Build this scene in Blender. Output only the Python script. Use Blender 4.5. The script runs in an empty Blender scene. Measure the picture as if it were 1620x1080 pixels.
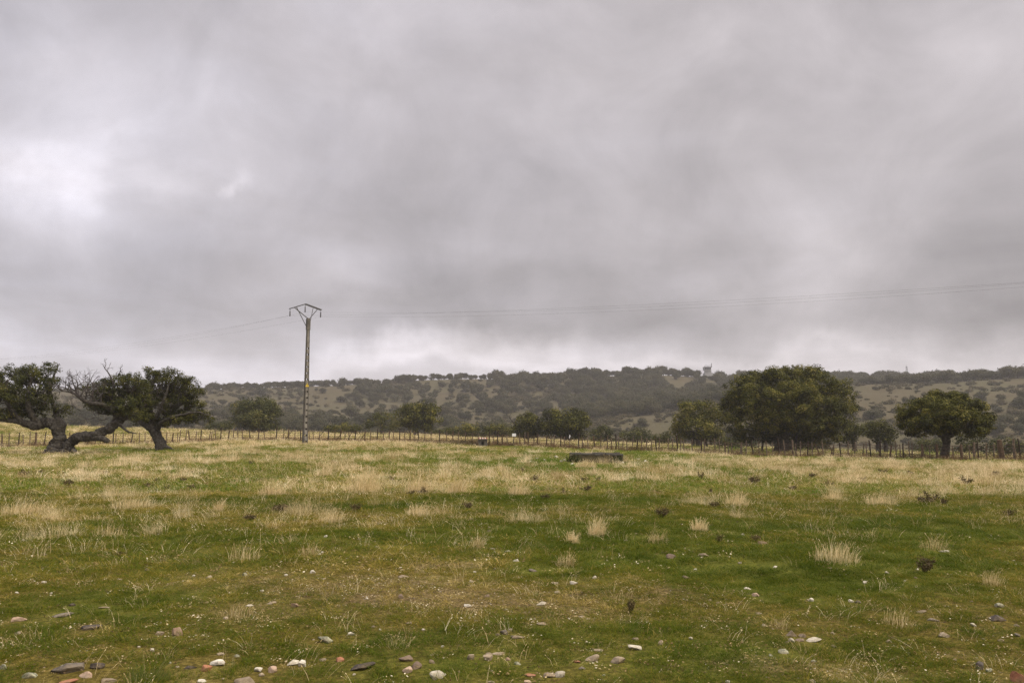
import bpy, bmesh, math, random
import numpy as np
from mathutils import Vector, noise as mnoise

random.seed(11)
rng = np.random.default_rng(11)
scene = bpy.context.scene
C = scene.collection
R = math.radians

# ------------------------------------------------------------------ camera geometry
FPX = 1260.0
PITCH = math.atan(137.0 / FPX)
EYE = 1.6
SP, CP = math.sin(PITCH), math.cos(PITCH)

def W(px, py, y):
    """world point at forward distance y seen at photo pixel (px, py)"""
    u = (px - 810.0) / FPX
    v = (540.0 - py) / FPX
    k = y / (CP - v * SP)
    return Vector((u * k, y, EYE + (SP + v * CP) * k))

def to_px(x, y, z):
    dz = z - EYE
    f = y * CP + dz * SP
    up = -y * SP + dz * CP
    return 810 + FPX * x / f, 540 - FPX * up / f

# ------------------------------------------------------------------ numpy noise
def _hash(ix, iy, seed):
    n = (ix.astype(np.int64) * 374761393 + iy.astype(np.int64) * 668265263 + seed * 1442695041) & 0xFFFFFFFF
    n = ((n ^ (n >> 13)) * 1274126177) & 0xFFFFFFFF
    n = n ^ (n >> 16)
    return (n & 0xFFFFFF) / float(0xFFFFFF)

def vnoise(x, y, seed=0):
    x = np.asarray(x, float); y = np.asarray(y, float)
    ix = np.floor(x); iy = np.floor(y)
    fx = x - ix; fy = y - iy
    fx = fx * fx * fx * (fx * (fx * 6 - 15) + 10); fy = fy * fy * fy * (fy * (fy * 6 - 15) + 10)
    a = _hash(ix, iy, seed); b = _hash(ix + 1, iy, seed)
    c = _hash(ix, iy + 1, seed); d = _hash(ix + 1, iy + 1, seed)
    return (a * (1 - fx) + b * fx) * (1 - fy) + (c * (1 - fx) + d * fx) * fy

def fbm(x, y, seed=0, octv=4, gain=0.5):
    s = 0; a = 1; t = 0
    for k in range(octv):
        s = s + a * (vnoise(x * 2 ** k + 17.3 * k, y * 2 ** k - 9.1 * k, seed + k) - 0.5); t += a; a *= gain
    return s / t          # about -0.5 .. 0.5

# ------------------------------------------------------------------ terrain
COLS = np.array([-100, 0, 200, 400, 600, 800, 1000, 1200, 1400, 1620, 1750], float)
# forward distance -> photo row of the ground there, column by column (x = 0 ... 1620)
ROWS = [
 (150, [671, 678, 684, 687, 694, 702, 709, 715, 718]),
 (200, [688, 692, 698, 702, 708, 716, 722, 722, 722]),
 (260, [675, 685, 690, 692, 698, 698, 680, 668, 655]),
 (330, [655, 662, 668, 672, 678, 656, 627, 622, 615]),
 (380, [645, 652, 656, 660, 664, 650, 625, 611, 600]),
 (450, [634, 639, 641, 643, 641, 634, 624, 616, 611]),
 (560, [618, 617, 614, 606, 600, 595, 600, 602, 601]),
 (640, [622, 621, 618, 610, 604, 599, 604, 606, 605]),
 (900, [640, 640, 635, 630, 625, 620, 620, 620, 620]),
 (1300, [655, 655, 655, 650, 650, 645, 645, 645, 645]),
]
def zrow(d, pys):
    return [EYE - d * (p - 677.0) / FPX for p in pys]
ZT = [(0, [0] * 9), (12, [0] * 9), (30, [0, 0, .05, .05, 0, -.05, -.1, -.15, -.2]),
      (50, [0, 0, .1, .1, 0, -.2, -.35, -.45, -.54]),
      (72, zrow(72, [707, 704, 700, 701, 706, 712, 718, 723, 726])),
      (110, zrow(110, [689, 690, 690, 692, 698, 704, 710, 716, 719]))]
ZT += [(d, zrow(d, p)) for d, p in ROWS]
DN = np.array([r[0] for r in ZT], float)
ZN = np.array([[r[1][0]] + r[1] + [r[1][-1]] for r in ZT], float)

def pchip_slopes(x, y):
    h = np.diff(x); dl = np.diff(y, axis=0) / h[:, None]
    m = np.zeros_like(y)
    for k in range(1, len(x) - 1):
        w1 = 2 * h[k] + h[k - 1]; w2 = h[k] + 2 * h[k - 1]
        a, b = dl[k - 1], dl[k]
        ok = a * b > 0
        with np.errstate(divide='ignore', invalid='ignore'):
            hm = (w1 + w2) / (w1 / a + w2 / b)
        m[k] = np.where(ok, hm, 0)
    m[0] = dl[0]; m[-1] = dl[-1]
    return m
ZM = pchip_slopes(DN, ZN)

def base_height(x, y):
    x = np.asarray(x, float); y = np.asarray(y, float)
    th = np.clip(np.arctan2(x, y), -R(44), R(44))
    r = np.hypot(x, y) * np.cos(th)
    px = np.clip(810 + FPX * 1.006 * np.tan(th), COLS[0], COLS[-1])
    r = np.clip(r, 0, DN[-1])
    i = np.clip(np.searchsorted(DN, r, side='right') - 1, 0, len(DN) - 2)
    h = DN[i + 1] - DN[i]; t = (r - DN[i]) / h
    j = np.clip(np.searchsorted(COLS, px, side='right') - 1, 0, len(COLS) - 2)
    s = (px - COLS[j]) / (COLS[j + 1] - COLS[j]); s = s * s * (3 - 2 * s)
    h00 = 2 * t ** 3 - 3 * t ** 2 + 1; h10 = t ** 3 - 2 * t ** 2 + t
    h01 = -2 * t ** 3 + 3 * t ** 2; h11 = t ** 3 - t ** 2
    def col(jj):
        return h00 * ZN[i, jj] + h10 * h * ZM[i, jj] + h01 * ZN[i + 1, jj] + h11 * h * ZM[i + 1, jj]
    return col(j) * (1 - s) + col(j + 1) * s, r

def H(x, y):
    z, r = base_height(x, y)
    near = fbm(np.asarray(x) * .7, np.asarray(y) * .7, 3, 3) * .10 * np.clip(r / 8, .3, 1) * np.clip((200 - r) / 60, 0, 1)
    near = near + fbm(np.asarray(x) * .12, np.asarray(y) * .12, 5, 2) * .22 * np.clip((r - 8) / 20, 0, 1) * np.clip((130 - r) / 60, 0, 1)
    far = fbm(np.asarray(x) / 55, np.asarray(y) / 55, 8, 4) * 5.0 * np.clip((r - 190) / 80, 0, 1)
    return z + near + far

def hz(x, y):
    return float(H(np.array([x]), np.array([y]))[0])

def hit(px, py, y0=3.0, y1=900.0):
    """first ground point under a photo pixel between two forward distances"""
    ys = np.exp(np.linspace(math.log(y0), math.log(y1), 3000))
    u = (px - 810.0) / FPX; v = (540.0 - py) / FPX
    k = ys / (CP - v * SP)
    xs = u * k; zs = EYE + (SP + v * CP) * k
    g = H(xs, ys)
    idx = np.where(zs <= g)[0]
    n = idx[0] if len(idx) else int(np.argmin(zs - g))
    return Vector((xs[n], ys[n], g[n]))

def stand(px, y):
    """ground point in photo column px at forward distance y"""
    x = (px - 810.0) / FPX * y / 1.006
    return Vector((x, y, hz(x, y)))

# ------------------------------------------------------------------ what grows where (masks over the field)
DRY = [(810, 698, 1500, 9, .45), (1400, 752, 330, 32, .45), (560, 763, 150, 20, .55), (830, 765, 220, 18, .38),
       (80, 735, 250, 22, .22), (480, 722, 200, 12, .3), (60, 800, 80, 10, .4), (205, 792, 60, 9, .45), (520, 815, 60, 10, .42),
       (350, 805, 60, 8, .25), (660, 808, 60, 11, .42), (785, 806, 50, 10, .35), (130, 837, 110, 14, .38), (390, 872, 90, 18, .38),
       (490, 866, 40, 9, .35), (1320, 872, 42, 13, .5), (1010, 828, 60, 12, .25), (945, 832, 22, 14, .5),
       (890, 885, 28, 18, .3), (1470, 860, 34, 12, .3), (1220, 950, 150, 28, .2), (1410, 962, 80, 22, .25),
       (90, 915, 110, 26, .22), (260, 905, 150, 26, .15), (380, 960, 50, 16, .2), (1165, 790, 45, 14, .45), (1560, 910, 40, 18, .25),
       (1400, 790, 60, 10, .4), (820, 775, 40, 10, .3), (720, 770, 40, 12, .3), (1240, 855, 90, 14, .12)]
LUSH = [(720, 850, 420, 16, .5), (1010, 890, 280, 34, .7), (1320, 832, 350, 14, .6), (1360, 905, 230, 34, .6), (850, 797, 500, 9, .5),
        (900, 733, 190, 11, .45), (400, 795, 300, 7, .4), (300, 845, 300, 8, .3), (500, 1070, 500, 14, .12), (1150, 1050, 160, 22, .3),
        (1450, 1010, 160, 22, .2), (1560, 850, 160, 16, .5), (150, 1010, 160, 34, .15), (100, 960, 160, 20, .2)]
BARE = [(640, 950, 260, 42, .7), (1060, 942, 90, 16, .4), (1270, 1062, 190, 24, .5), (920, 968, 190, 30, .4), (1560, 1022, 90, 18, .5),
        (420, 925, 160, 20, .35), (300, 950, 120, 30, .2), (700, 905, 90, 12, .4), (90, 1000, 80, 16, .2), (1230, 985, 160, 18, .3)]
def _blobs(L, px, py):
    s = 0
    for a, b, c, d, e in L:
        s = s + e * np.exp(-((px - a) / c) ** 2 - ((py - b) / d) ** 2)
    return s
def masks(x, y):
    x = np.asarray(x, float); y = np.asarray(y, float)
    yy = np.maximum(y, 2.5)
    px, py = to_px(x, yy, base_height(x, yy)[0])
    wob = fbm(x * .25, y * .25, 31, 3)
    px = px + wob * 120; py = py + fbm(x * .3, y * .3, 37, 3) * np.clip((py - 690) * .35, 0, 45)
    b = np.interp(py, [690, 704, 712, 790, 815, 850, 900, 1080], [.62, .50, .26, .20, .18, .16, .14, .14])
    n = fbm(x * .35, y * .22, 41, 4) * 1.5 + fbm(x * 1.5, y * 1.1, 47, 3) * .9
    dry = np.clip(b + _blobs(DRY, px, py) * .7 - .35 * _blobs(LUSH, px, py) + n * .78, 0, 1)
    lush = np.clip(.25 + _blobs(LUSH, px, py) - .3 * _blobs(BARE, px, py) + fbm(x * .6, y * .5, 53, 4) * .8, 0, 1)
    bare = np.clip(_blobs(BARE, px, py) + fbm(x * .8, y * .7, 59, 4) * .7 - .05, 0, 1)
    return dry, lush, bare

# ------------------------------------------------------------------ object helpers
def tag(o, label=None, cat=None, group=None, kind=None):
    if label: o['label'] = label
    if cat: o['category'] = cat
    if group: o['group'] = group
    if kind: o['kind'] = kind
    return o

def empty(name, loc, label, cat, group=None, rotz=0.0):
    o = bpy.data.objects.new(name, None); C.objects.link(o)
    o.location = loc; o.rotation_euler = (0, 0, rotz); o.empty_display_size = .3
    return tag(o, label, cat, group)

class MB:
    """collects verts / faces (numpy) and links them as ONE mesh object"""
    def __init__(s): s.v = []; s.f = []; s.t = []; s.n = 0; s.m = []
    def add(s, v, f, tint=.5, mat=0):
        v = np.asarray(v, float).reshape(-1, 3); f = np.asarray(f, int)
        s.v.append(v); s.f.append(f + s.n); s.n += len(v)
        s.t.append(np.broadcast_to(np.asarray(tint, float), (len(v),)).copy())
        s.m.append(np.full(len(f), mat, int))
        return s
    def box(s, c, size, rz=0.0, tint=.5, mat=0, taper=1.0, M=None):
        sx, sy, sz = [q / 2 for q in size]
        p = np.array([(-sx, -sy, -sz), (sx, -sy, -sz), (sx, sy, -sz), (-sx, sy, -sz),
                      (-sx * taper, -sy * taper, sz), (sx * taper, -sy * taper, sz), (sx * taper, sy * taper, sz), (-sx * taper, sy * taper, sz)])
        if rz:
            ca, sa = math.cos(rz), math.sin(rz)
            p = p @ np.array([[ca, sa, 0], [-sa, ca, 0], [0, 0, 1]])
        if M is not None: p = p @ np.asarray(M).T
        p = p + np.asarray(c, float)
        return s.add(p, [(3, 2, 1, 0), (4, 5, 6, 7), (0, 1, 5, 4), (1, 2, 6, 5), (2, 3, 7, 6), (3, 0, 4, 7)], tint, mat)
    def tube(s, path, rad, nseg=7, rough=0.0, seed=0, tint=.5, mat=0, cap=True):
        P = np.asarray([tuple(p) for p in path], float); rad = np.asarray(rad, float)
        n = len(P)
        T = np.gradient(P, axis=0); T /= np.linalg.norm(T, axis=1)[:, None] + 1e-9
        ref = np.array([0, 1.0, 0]) if abs(T[0][1]) < .8 else np.array([1.0, 0, 0])
        V = []
        a = np.linspace(0, 2 * math.pi, nseg, endpoint=False)
        N = ref - T[0] * np.dot(ref, T[0]); N /= np.linalg.norm(N)
        for i in range(n):
            N = N - T[i] * np.dot(N, T[i]); N /= np.linalg.norm(N) + 1e-9
            B = np.cross(T[i], N)
            rr = rad[i] * np.ones(nseg)
            if rough:
                rr = rr * (1 + rough * 2 * fbm(np.cos(a) * 1.4 + seed * 7.7 + i * .05, np.sin(a) * 1.4 + i * .33, 71 + seed, 3))
            V.append(P[i] + np.outer(np.cos(a) * rr, N) + np.outer(np.sin(a) * rr, B))
        V = np.concatenate(V)
        F = []
        for i in range(n - 1):
            for k in range(nseg):
                k2 = (k + 1) % nseg
                F.append((i * nseg + k, i * nseg + k2, (i + 1) * nseg + k2, (i + 1) * nseg + k))
        s.add(V, F, tint, mat)
        if cap:
            for i, sgn in ((0, -1), (n - 1, 1)):
                c = np.vstack([V[i * nseg:(i + 1) * nseg], P[i] + T[i] * sgn * rad[i] * .3])
                fs = [(k, (k + 1) % nseg, nseg, nseg) for k in range(nseg)] if sgn > 0 else [((k + 1) % nseg, k, nseg, nseg) for k in range(nseg)]
                s.add(c, fs, tint, mat)
        return s
    def leaves(s, c, nrm, size, aspect=.5, tint=.5, mat=0):
        c = np.asarray(c, float); N = len(c)
        if N == 0: return s
        nrm = nrm / (np.linalg.norm(nrm, axis=1)[:, None] + 1e-9)
        r = rng.normal(size=(N, 3))
        t = np.cross(nrm, r); t /= np.linalg.norm(t, axis=1)[:, None] + 1e-9
        b = np.cross(nrm, t)
        size = np.broadcast_to(np.asarray(size, float), (N,))[:, None]
        asp = aspect * (.7 + .6 * rng.random((N, 1)))
        v = np.stack([c - t * size * .5, c + b * size * asp * .5 + t * size * .05, c + t * size * .5 + nrm * size * .08, c - b * size * asp * .5 + t * size * .05], 1).reshape(-1, 3)
        f = np.arange(N * 4).reshape(N, 4)
        tt = np.repeat(np.broadcast_to(np.asarray(tint, float), (N,)), 4)
        return s.add(v, f, tt, mat)
    def mesh(s, name, mats, smooth=False):
        V = np.concatenate(s.v); F = np.concatenate(s.f); Tn = np.concatenate(s.t); M = np.concatenate(s.m)
        me = bpy.data.meshes.new(name)
        deg = F[:, 2] == F[:, 3]
        ln = np.where(deg, 3, 4)
        st = np.concatenate([[0], np.cumsum(ln)[:-1]])
        keep = np.ones(F.shape, bool); keep[deg, 3] = False
        me.vertices.add(len(V)); me.vertices.foreach_set('co', V.astype(np.float32).ravel())
        me.loops.add(int(ln.sum())); me.loops.foreach_set('vertex_index', F[keep].astype(np.int32))
        me.polygons.add(len(F)); me.polygons.foreach_set('loop_start', st.astype(np.int32))
        me.update(calc_edges=True)
        me.polygons.foreach_set('material_index', M.astype(np.int32))
        me.polygons.foreach_set('use_smooth', np.full(len(F), smooth, bool))
        at = me.attributes.new('tint', 'FLOAT', 'POINT'); at.data.foreach_set('value', Tn.astype(np.float32))
        for m in (mats if isinstance(mats, (list, tuple)) else [mats]): me.materials.append(m)
        me.validate(); me.update()
        return me
    def build(s, name, mats, parent=None, smooth=False, loc=None):
        if loc is not None:
            l = np.asarray(tuple(loc)); s.v = [v - l for v in s.v]
        o = bpy.data.objects.new(name, s.mesh(name, mats, smooth)); C.objects.link(o)
        if loc is not None: o.location = tuple(loc)
        if parent is not None:
            o.parent = parent
            if loc is None:                       # verts given in world space, parent has a location only
                pl = parent.matrix_basis.translation
                par = parent.parent
                while par is not None: pl = pl + par.matrix_basis.translation; par = par.parent
                l = np.array(pl, np.float32)
                a = np.empty(len(o.data.vertices) * 3, np.float32); o.data.vertices.foreach_get('co', a)
                a = (a.reshape(-1, 3) - l).ravel(); o.data.vertices.foreach_set('co', a); o.data.update()
        return o

# ------------------------------------------------------------------ materials
def nt(name):
    m = bpy.data.materials.new(name); m.use_nodes = True
    t = m.node_tree; t.nodes.clear()
    return m, t, t.nodes.new('ShaderNodeOutputMaterial')
def nd(t, typ, **kw):
    n = t.nodes.new(typ)
    for k, v in kw.items():
        if k.startswith('_'): setattr(n, k[1:], v)
        else: n.inputs[k.replace('__', ' ')].default_value = v
    return n
def ramp(t, fac, stops):
    n = t.nodes.new('ShaderNodeValToRGB')
    e = n.color_ramp.elements
    while len(e) > 1: e.remove(e[-1])
    e[0].position, e[0].color = stops[0][0], (*stops[0][1], 1)
    for p, c in stops[1:]:
        q = e.new(p); q.color = (*c, 1)
    t.links.new(fac, n.inputs[0]); return n.outputs[0]
def mixc(t, f, a, b, mode='MIX'):
    n = t.nodes.new('ShaderNodeMix'); n.data_type = 'RGBA'; n.blend_type = mode
    for sock, val in ((n.inputs[0], f), (n.inputs[6], a), (n.inputs[7], b)):
        if isinstance(val, bpy.types.NodeSocket): t.links.new(val, sock)
        elif isinstance(val, (int, float)): sock.default_value = val
        else: sock.default_value = (*val, 1)
    return n.outputs[2]
def mth(t, op, a, b=None, c=None, clamp=False):
    n = t.nodes.new('ShaderNodeMath'); n.operation = op; n.use_clamp = clamp
    for k, val in enumerate((a, b, c)):
        if val is None: continue
        if isinstance(val, bpy.types.NodeSocket): t.links.new(val, n.inputs[k])
        else: n.inputs[k].default_value = val
    return n.outputs[0]
def noisen(t, vec, scale, detail=4, rough=.55, dist=0, kind='FBM'):
    n = nd(t, 'ShaderNodeTexNoise', Scale=scale, Detail=detail, Roughness=rough, Distortion=dist)
    if vec is not None: t.links.new(vec, n.inputs['Vector'])
    return n.outputs[0]
def bsdf(t, out, col, rough=.9, spec=.2, normal=None):
    b = t.nodes.new('ShaderNodeBsdfPrincipled')
    b.inputs['Roughness'].default_value = rough
    b.inputs['Specular IOR Level'].default_value = spec
    if isinstance(col, bpy.types.NodeSocket): t.links.new(col, b.inputs['Base Color'])
    else: b.inputs['Base Color'].default_value = (*col, 1)
    if normal is not None: t.links.new(normal, b.inputs['Normal'])
    t.links.new(b.outputs[0], out.inputs[0]); return b
def bump(t, h, strength=.4, dist=.05):
    n = nd(t, 'ShaderNodeBump', Strength=strength, Distance=dist); t.links.new(h, n.inputs['Height']); return n.outputs[0]
def attr(t, name, kind='GEOMETRY'):
    n = t.nodes.new('ShaderNodeAttribute'); n.attribute_name = name; n.attribute_type = kind
    return n.outputs['Fac']
def pos(t): return t.nodes.new('ShaderNodeNewGeometry').outputs['Position']
def objc(t): return t.nodes.new('ShaderNodeTexCoord').outputs['Object']

def leafmat(name, stops, inst=False, trans=.25, rough=.55, rnd=False):
    m, t, out = nt(name)
    f = attr(t, 'tint', 'INSTANCER' if inst else 'GEOMETRY')
    if inst:
        g = attr(t, 'tint')            # blade to blade variation inside one clump
        f = mth(t, 'ADD', f, mth(t, 'MULTIPLY', mth(t, 'SUBTRACT', g, .5), .55), clamp=True)
    if rnd:                            # each far tree has a leaf colour of its own
        oi = t.nodes.new('ShaderNodeObjectInfo'); f = mth(t, 'ADD', f, mth(t, 'MULTIPLY', mth(t, 'SUBTRACT', oi.outputs['Random'], .5), .6), clamp=True)
    col = ramp(t, f, stops)
    b = nd(t, 'ShaderNodeBsdfPrincipled', Roughness=rough); b.inputs['Specular IOR Level'].default_value = .06
    t.links.new(col, b.inputs['Base Color'])
    tr = t.nodes.new('ShaderNodeBsdfTranslucent'); t.links.new(col, tr.inputs[0])
    mx = nd(t, 'ShaderNodeMixShader', Fac=trans)
    t.links.new(b.outputs[0], mx.inputs[1]); t.links.new(tr.outputs[0], mx.inputs[2]); t.links.new(mx.outputs[0], out.inputs[0])
    return m

def plain(name, c0, c1, scale=6, rough=.85, bstr=.3, bdist=.02, detail=6, spec=.2, third=None):
    m, t, out = nt(name)
    o = objc(t)
    n = noisen(t, o, scale, detail, .6)
    st = [(.3, c0), (.7, c1)] if third is None else [(.28, c0), (.52, c1), (.72, third)]
    col = ramp(t, n, st)
    n2 = noisen(t, o, scale * 5, 4, .6)
    bsdf(t, out, col, rough, spec, bump(t, n2, bstr, bdist)); return m

M = {}
M['leaf'] = leafmat('holm_oak_leaves', [(0, (.014, .015, .003)), (.38, (.042, .045, .006)), (.7, (.13, .122, .018)), (1, (.25, .205, .05))])
M['leafgrey'] = leafmat('grey_oak_leaves', [(0, (.022, .026, .007)), (.4, (.050, .055, .013)), (.75, (.12, .115, .027)), (1, (.20, .165, .05))])
M['leaffar'] = leafmat('far_oak_leaves', [(0, (.04, .04, .018)), (.4, (.062, .06, .027)), (.75, (.088, .08, .038)), (1, (.11, .093, .046))], rnd=True)
M['scrub'] = leafmat('scrub_leaves', [(0, (.045, .042, .02)), (.4, (.065, .058, .028)), (.75, (.09, .076, .04)), (1, (.125, .10, .055))], inst=True)
M['turf'] = leafmat('turf_blades', [(0, (.08, .135, .008)), (.25, (.135, .17, .012)), (.48, (.205, .185, .026)), (.72, (.40, .31, .10)), (1, (.68, .54, .26))], inst=True, trans=.35)
M['moss'] = leafmat('mossy_turf_blades', [(0, (.05, .075, .004)), (.2, (.085, .112, .005)), (.38, (.122, .126, .007)), (.58, (.20, .158, .016)), (.78, (.36, .26, .06)), (1, (.62, .48, .18))], inst=True, trans=.35)
M['straw'] = leafmat('dry_straw', [(0, (.24, .17, .045)), (.35, (.52, .40, .20)), (.7, (.79, .645, .39)), (1, (.90, .78, .53))], inst=True, trans=.35)
M['strawthing'] = leafmat('dry_straw_tuft', [(0, (.26, .19, .06)), (.35, (.55, .425, .20)), (.7, (.81, .655, .37)), (1, (.91, .78, .50))], trans=.35)
M['thistle'] = leafmat('dead_thistle', [(0, (.045, .034, .016)), (.5, (.10, .074, .034)), (1, (.20, .145, .07))], trans=.1)
M['weed'] = leafmat('rusty_weed', [(0, (.07, .04, .022)), (.5, (.16, .095, .05)), (1, (.28, .19, .09))], inst=True, trans=.15)
M['greenweed'] = leafmat('green_weed', [(0, (.03, .04, .012)), (.5, (.06, .07, .02)), (1, (.12, .11, .04))], trans=.2)
M['bark'] = plain('oak_bark', (.025, .021, .017), (.075, .064, .05), 7, .95, 1.0, .08, third=(.15, .135, .11))
M['deadwood'] = plain('weathered_dead_wood', (.03, .025, .022), (.07, .058, .05), 4, .95, .6, .03, third=(.13, .115, .10))
M['concrete'] = plain('weathered_concrete', (.06, .053, .044), (.105, .094, .078), 3, .9, .3, .01, third=(.16, .145, .12))
M['ladder'] = plain('grey_ladder_concrete', (.15, .135, .11), (.21, .19, .16), 3, .9, .3, .01, third=(.27, .25, .21))
M['concretepale'] = plain('pale_concrete', (.30, .27, .22), (.42, .385, .32), 3, .9, .3, .01, third=(.50, .46, .39))
M['steel'] = plain('galvanised_steel_weathered', (.05, .048, .045), (.09, .085, .08), 8, .6, .1, .005)
M['insul'] = plain('glass_insulator', (.05, .05, .048), (.09, .085, .08), 8, .3, .05, .002)
M['cable'] = plain('aluminium_cable', (.16, .155, .15), (.2, .195, .19), 8, .6, .05, .002)
M['yellow'] = plain('yellow_enamel', (.62, .42, .03), (.72, .50, .05), 10, .5, .05, .001)
M['black'] = plain('black_paint', (.012, .012, .012), (.02, .02, .02), 10, .5, .05, .001)
M['postwood'] = plain('weathered_post_wood', (.04, .026, .017), (.10, .063, .038), 7, .95, .6, .01, third=(.17, .115, .07))
M['postpale'] = plain('grey_stake_wood', (.07, .05, .034), (.14, .10, .068), 7, .95, .6, .01, third=(.24, .19, .14))
M['postdark'] = plain('rusty_iron_stake', (.02, .014, .010), (.05, .03, .02), 9, .8, .4, .006)
M['wire'] = plain('rusty_wire', (.07, .04, .026), (.13, .08, .055), 9, .7, .1, .001)
M['white'] = plain('white_paint', (.70, .69, .66), (.82, .81, .78), 6, .6, .1, .002)
M['whitewash'] = plain('white_wash', (.30, .29, .28), (.44, .43, .42), 2, .85, .15, .01)
M['brickred'] = plain('red_brick', (.32, .07, .05), (.45, .12, .08), 14, .85, .3, .004)
M['trough'] = plain('mossy_stone', (.06, .046, .024), (.12, .096, .052), 4, .95, .7, .02, third=(.21, .175, .105))
M['water'] = plain('dark_trough_water', (.02, .02, .015), (.03, .03, .02), 3, .1, .02, .002, spec=.5)
M['glass'] = plain('dark_window', (.03, .035, .04), (.05, .055, .06), 3, .2, .02, .002, spec=.5)
def stonemat(name, c0, c1, c2, lichen=None):
    m, t, out = nt(name)
    o = objc(t)
    n = noisen(t, o, 14, 8, .62, .3)
    oi = t.nodes.new('ShaderNodeObjectInfo')
    n = mth(t, 'ADD', n, mth(t, 'MULTIPLY', mth(t, 'SUBTRACT', oi.outputs['Random'], .5), .25))
    col = ramp(t, n, [(.3, c0), (.55, c1), (.8, c2)])
    if lichen:
        l = noisen(t, o, 30, 5, .6)
        col = mixc(t, ramp(t, l, [(.5, (0, 0, 0)), (.58, (1, 1, 1))]), col, lichen)
    d = noisen(t, o, 9, 6, .6)
    col = mixc(t, ramp(t, d, [(.47, (0, 0, 0)), (.68, (.75, .75, .75))]), col, (.15, .11, .06))
    bsdf(t, out, col, .85, .25, bump(t, noisen(t, o, 60, 6, .65), .7, .008)); return m
M['s_white'] = stonemat('white_quartz', (.32, .27, .19), (.56, .51, .40), (.78, .72, .59))
M['s_tan'] = stonemat('tan_stone', (.18, .135, .085), (.30, .235, .155), (.43, .355, .25))
M['s_pink'] = stonemat('pinkish_stone', (.24, .155, .10), (.38, .265, .18), (.50, .385, .28))
M['s_grey'] = stonemat('grey_slate', (.08, .065, .047), (.16, .133, .10), (.26, .222, .168))
M['s_dark'] = stonemat('dark_slate', (.03, .024, .019), (.065, .052, .041), (.13, .108, .086))
M['s_green'] = stonemat('lichen_stone', (.13, .125, .08), (.22, .21, .14), (.34, .32, .23), (.40, .39, .26))
M['s_orange'] = stonemat('orange_red_stone', (.20, .08, .04), (.32, .135, .07), (.42, .22, .13))
M['s_brown'] = stonemat('brown_stone', (.12, .085, .06), (.22, .155, .11), (.32, .245, .18))
# ------------------------------------------------------------------ ground + hills: one polar sheet cut at 165 m
def ground_mat():
    m, t, out = nt('pasture_ground')
    p = pos(t)
    dry, lush, bare = attr(t, 'dry'), attr(t, 'lush'), attr(t, 'bare')
    mp = nd(t, 'ShaderNodeMapping'); mp.inputs['Scale'].default_value = (1.0, .6, 1); t.links.new(p, mp.inputs[0]); ps = mp.outputs[0]
    n1 = noisen(t, ps, 3.0, 8, .65, .4); n2 = noisen(t, p, 22, 7, .7); n3 = noisen(t, p, .8, 6, .6)
    green = ramp(t, n2, [(.3, (.038, .044, .004)), (.5, (.085, .09, .010)), (.7, (.165, .15, .024))])
    moss = ramp(t, n2, [(.3, (.035, .027, .005)), (.5, (.10, .075, .013)), (.7, (.21, .155, .038))])
    straw = ramp(t, n2, [(.25, (.13, .10, .03)), (.5, (.32, .245, .085)), (.75, (.55, .43, .19))])
    soil = ramp(t, n2, [(.3, (.035, .025, .009)), (.5, (.115, .08, .03)), (.68, (.27, .195, .09))])
    def mask(a, lo, hi, amp=.7):
        v = mth(t, 'ADD', a, mth(t, 'MULTIPLY', mth(t, 'SUBTRACT', n1, .5), amp))
        v = mth(t, 'ADD', v, mth(t, 'MULTIPLY', mth(t, 'SUBTRACT', n2, .5), .35))
        q = nd(t, 'ShaderNodeMapRange'); q.clamp = True
        q.inputs[1].default_value = lo; q.inputs[2].default_value = hi; t.links.new(v, q.inputs[0]); return q.outputs[0]
    c = mixc(t, mask(lush, .18, .55), moss, green)
    c = mixc(t, mask(bare, .3, .7), c, soil)
    c = mixc(t, mask(dry, .42, .95), c, straw)
    # tiny pale grit in the bare places
    v = nd(t, 'ShaderNodeTexVoronoi', Scale=26); v.inputs['Randomness'].default_value = 1; t.links.new(p, v.inputs['Vector'])
    dot = mth(t, 'LESS_THAN', v.outputs['Distance'], .2)
    sep = t.nodes.new('ShaderNodeSeparateColor'); t.links.new(v.outputs['Color'], sep.inputs[0])
    pick = mth(t, 'GREATER_THAN', sep.outputs[0], .66)
    gf = mth(t, 'MULTIPLY', mth(t, 'MULTIPLY', dot, pick), mask(bare, .25, .6), clamp=True)
    c = mixc(t, mth(t, 'MULTIPLY', gf, .8), c, ramp(t, sep.outputs[1], [(.2, (.16, .13, .10)), (.6, (.34, .29, .23)), (.92, (.62, .58, .52))]))
    hgt = mth(t, 'ADD', mth(t, 'MULTIPLY', n1, .6), mth(t, 'ADD', n2, mth(t, 'MULTIPLY', gf, .4)))
    bsdf(t, out, c, .95, .1, bump(t, hgt, .8, .035)); return m

def hill_mat():
    m, t, out = nt('hillside_ground')
    p = pos(t)
    n1 = noisen(t, p, .03, 8, .62, .5); n2 = noisen(t, p, .25, 8, .7); n3 = noisen(t, p, 1.2, 6, .7)
    a = ramp(t, n2, [(.25, (.052, .042, .022)), (.5, (.074, .059, .031)), (.75, (.098, .079, .041))])
    b = ramp(t, n3, [(.25, (.05, .045, .022)), (.5, (.07, .061, .03)), (.75, (.098, .083, .042))])
    q = nd(t, 'ShaderNodeMapRange'); q.clamp = True; q.inputs[1].default_value = .42; q.inputs[2].default_value = .6
    t.links.new(mth(t, 'ADD', n1, mth(t, 'MULTIPLY', mth(t, 'SUBTRACT', n2, .5), .4)), q.inputs[0])
    c = mixc(t, q.outputs[0], a, b)
    dry = attr(t, 'dry')
    c = mixc(t, dry, c, ramp(t, n3, [(.2, (.22, .17, .085)), (.5, (.34, .27, .14)), (.8, (.46, .37, .2))]))
    bsdf(t, out, c, .95, .1, bump(t, n3, .6, .3)); return m

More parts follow.
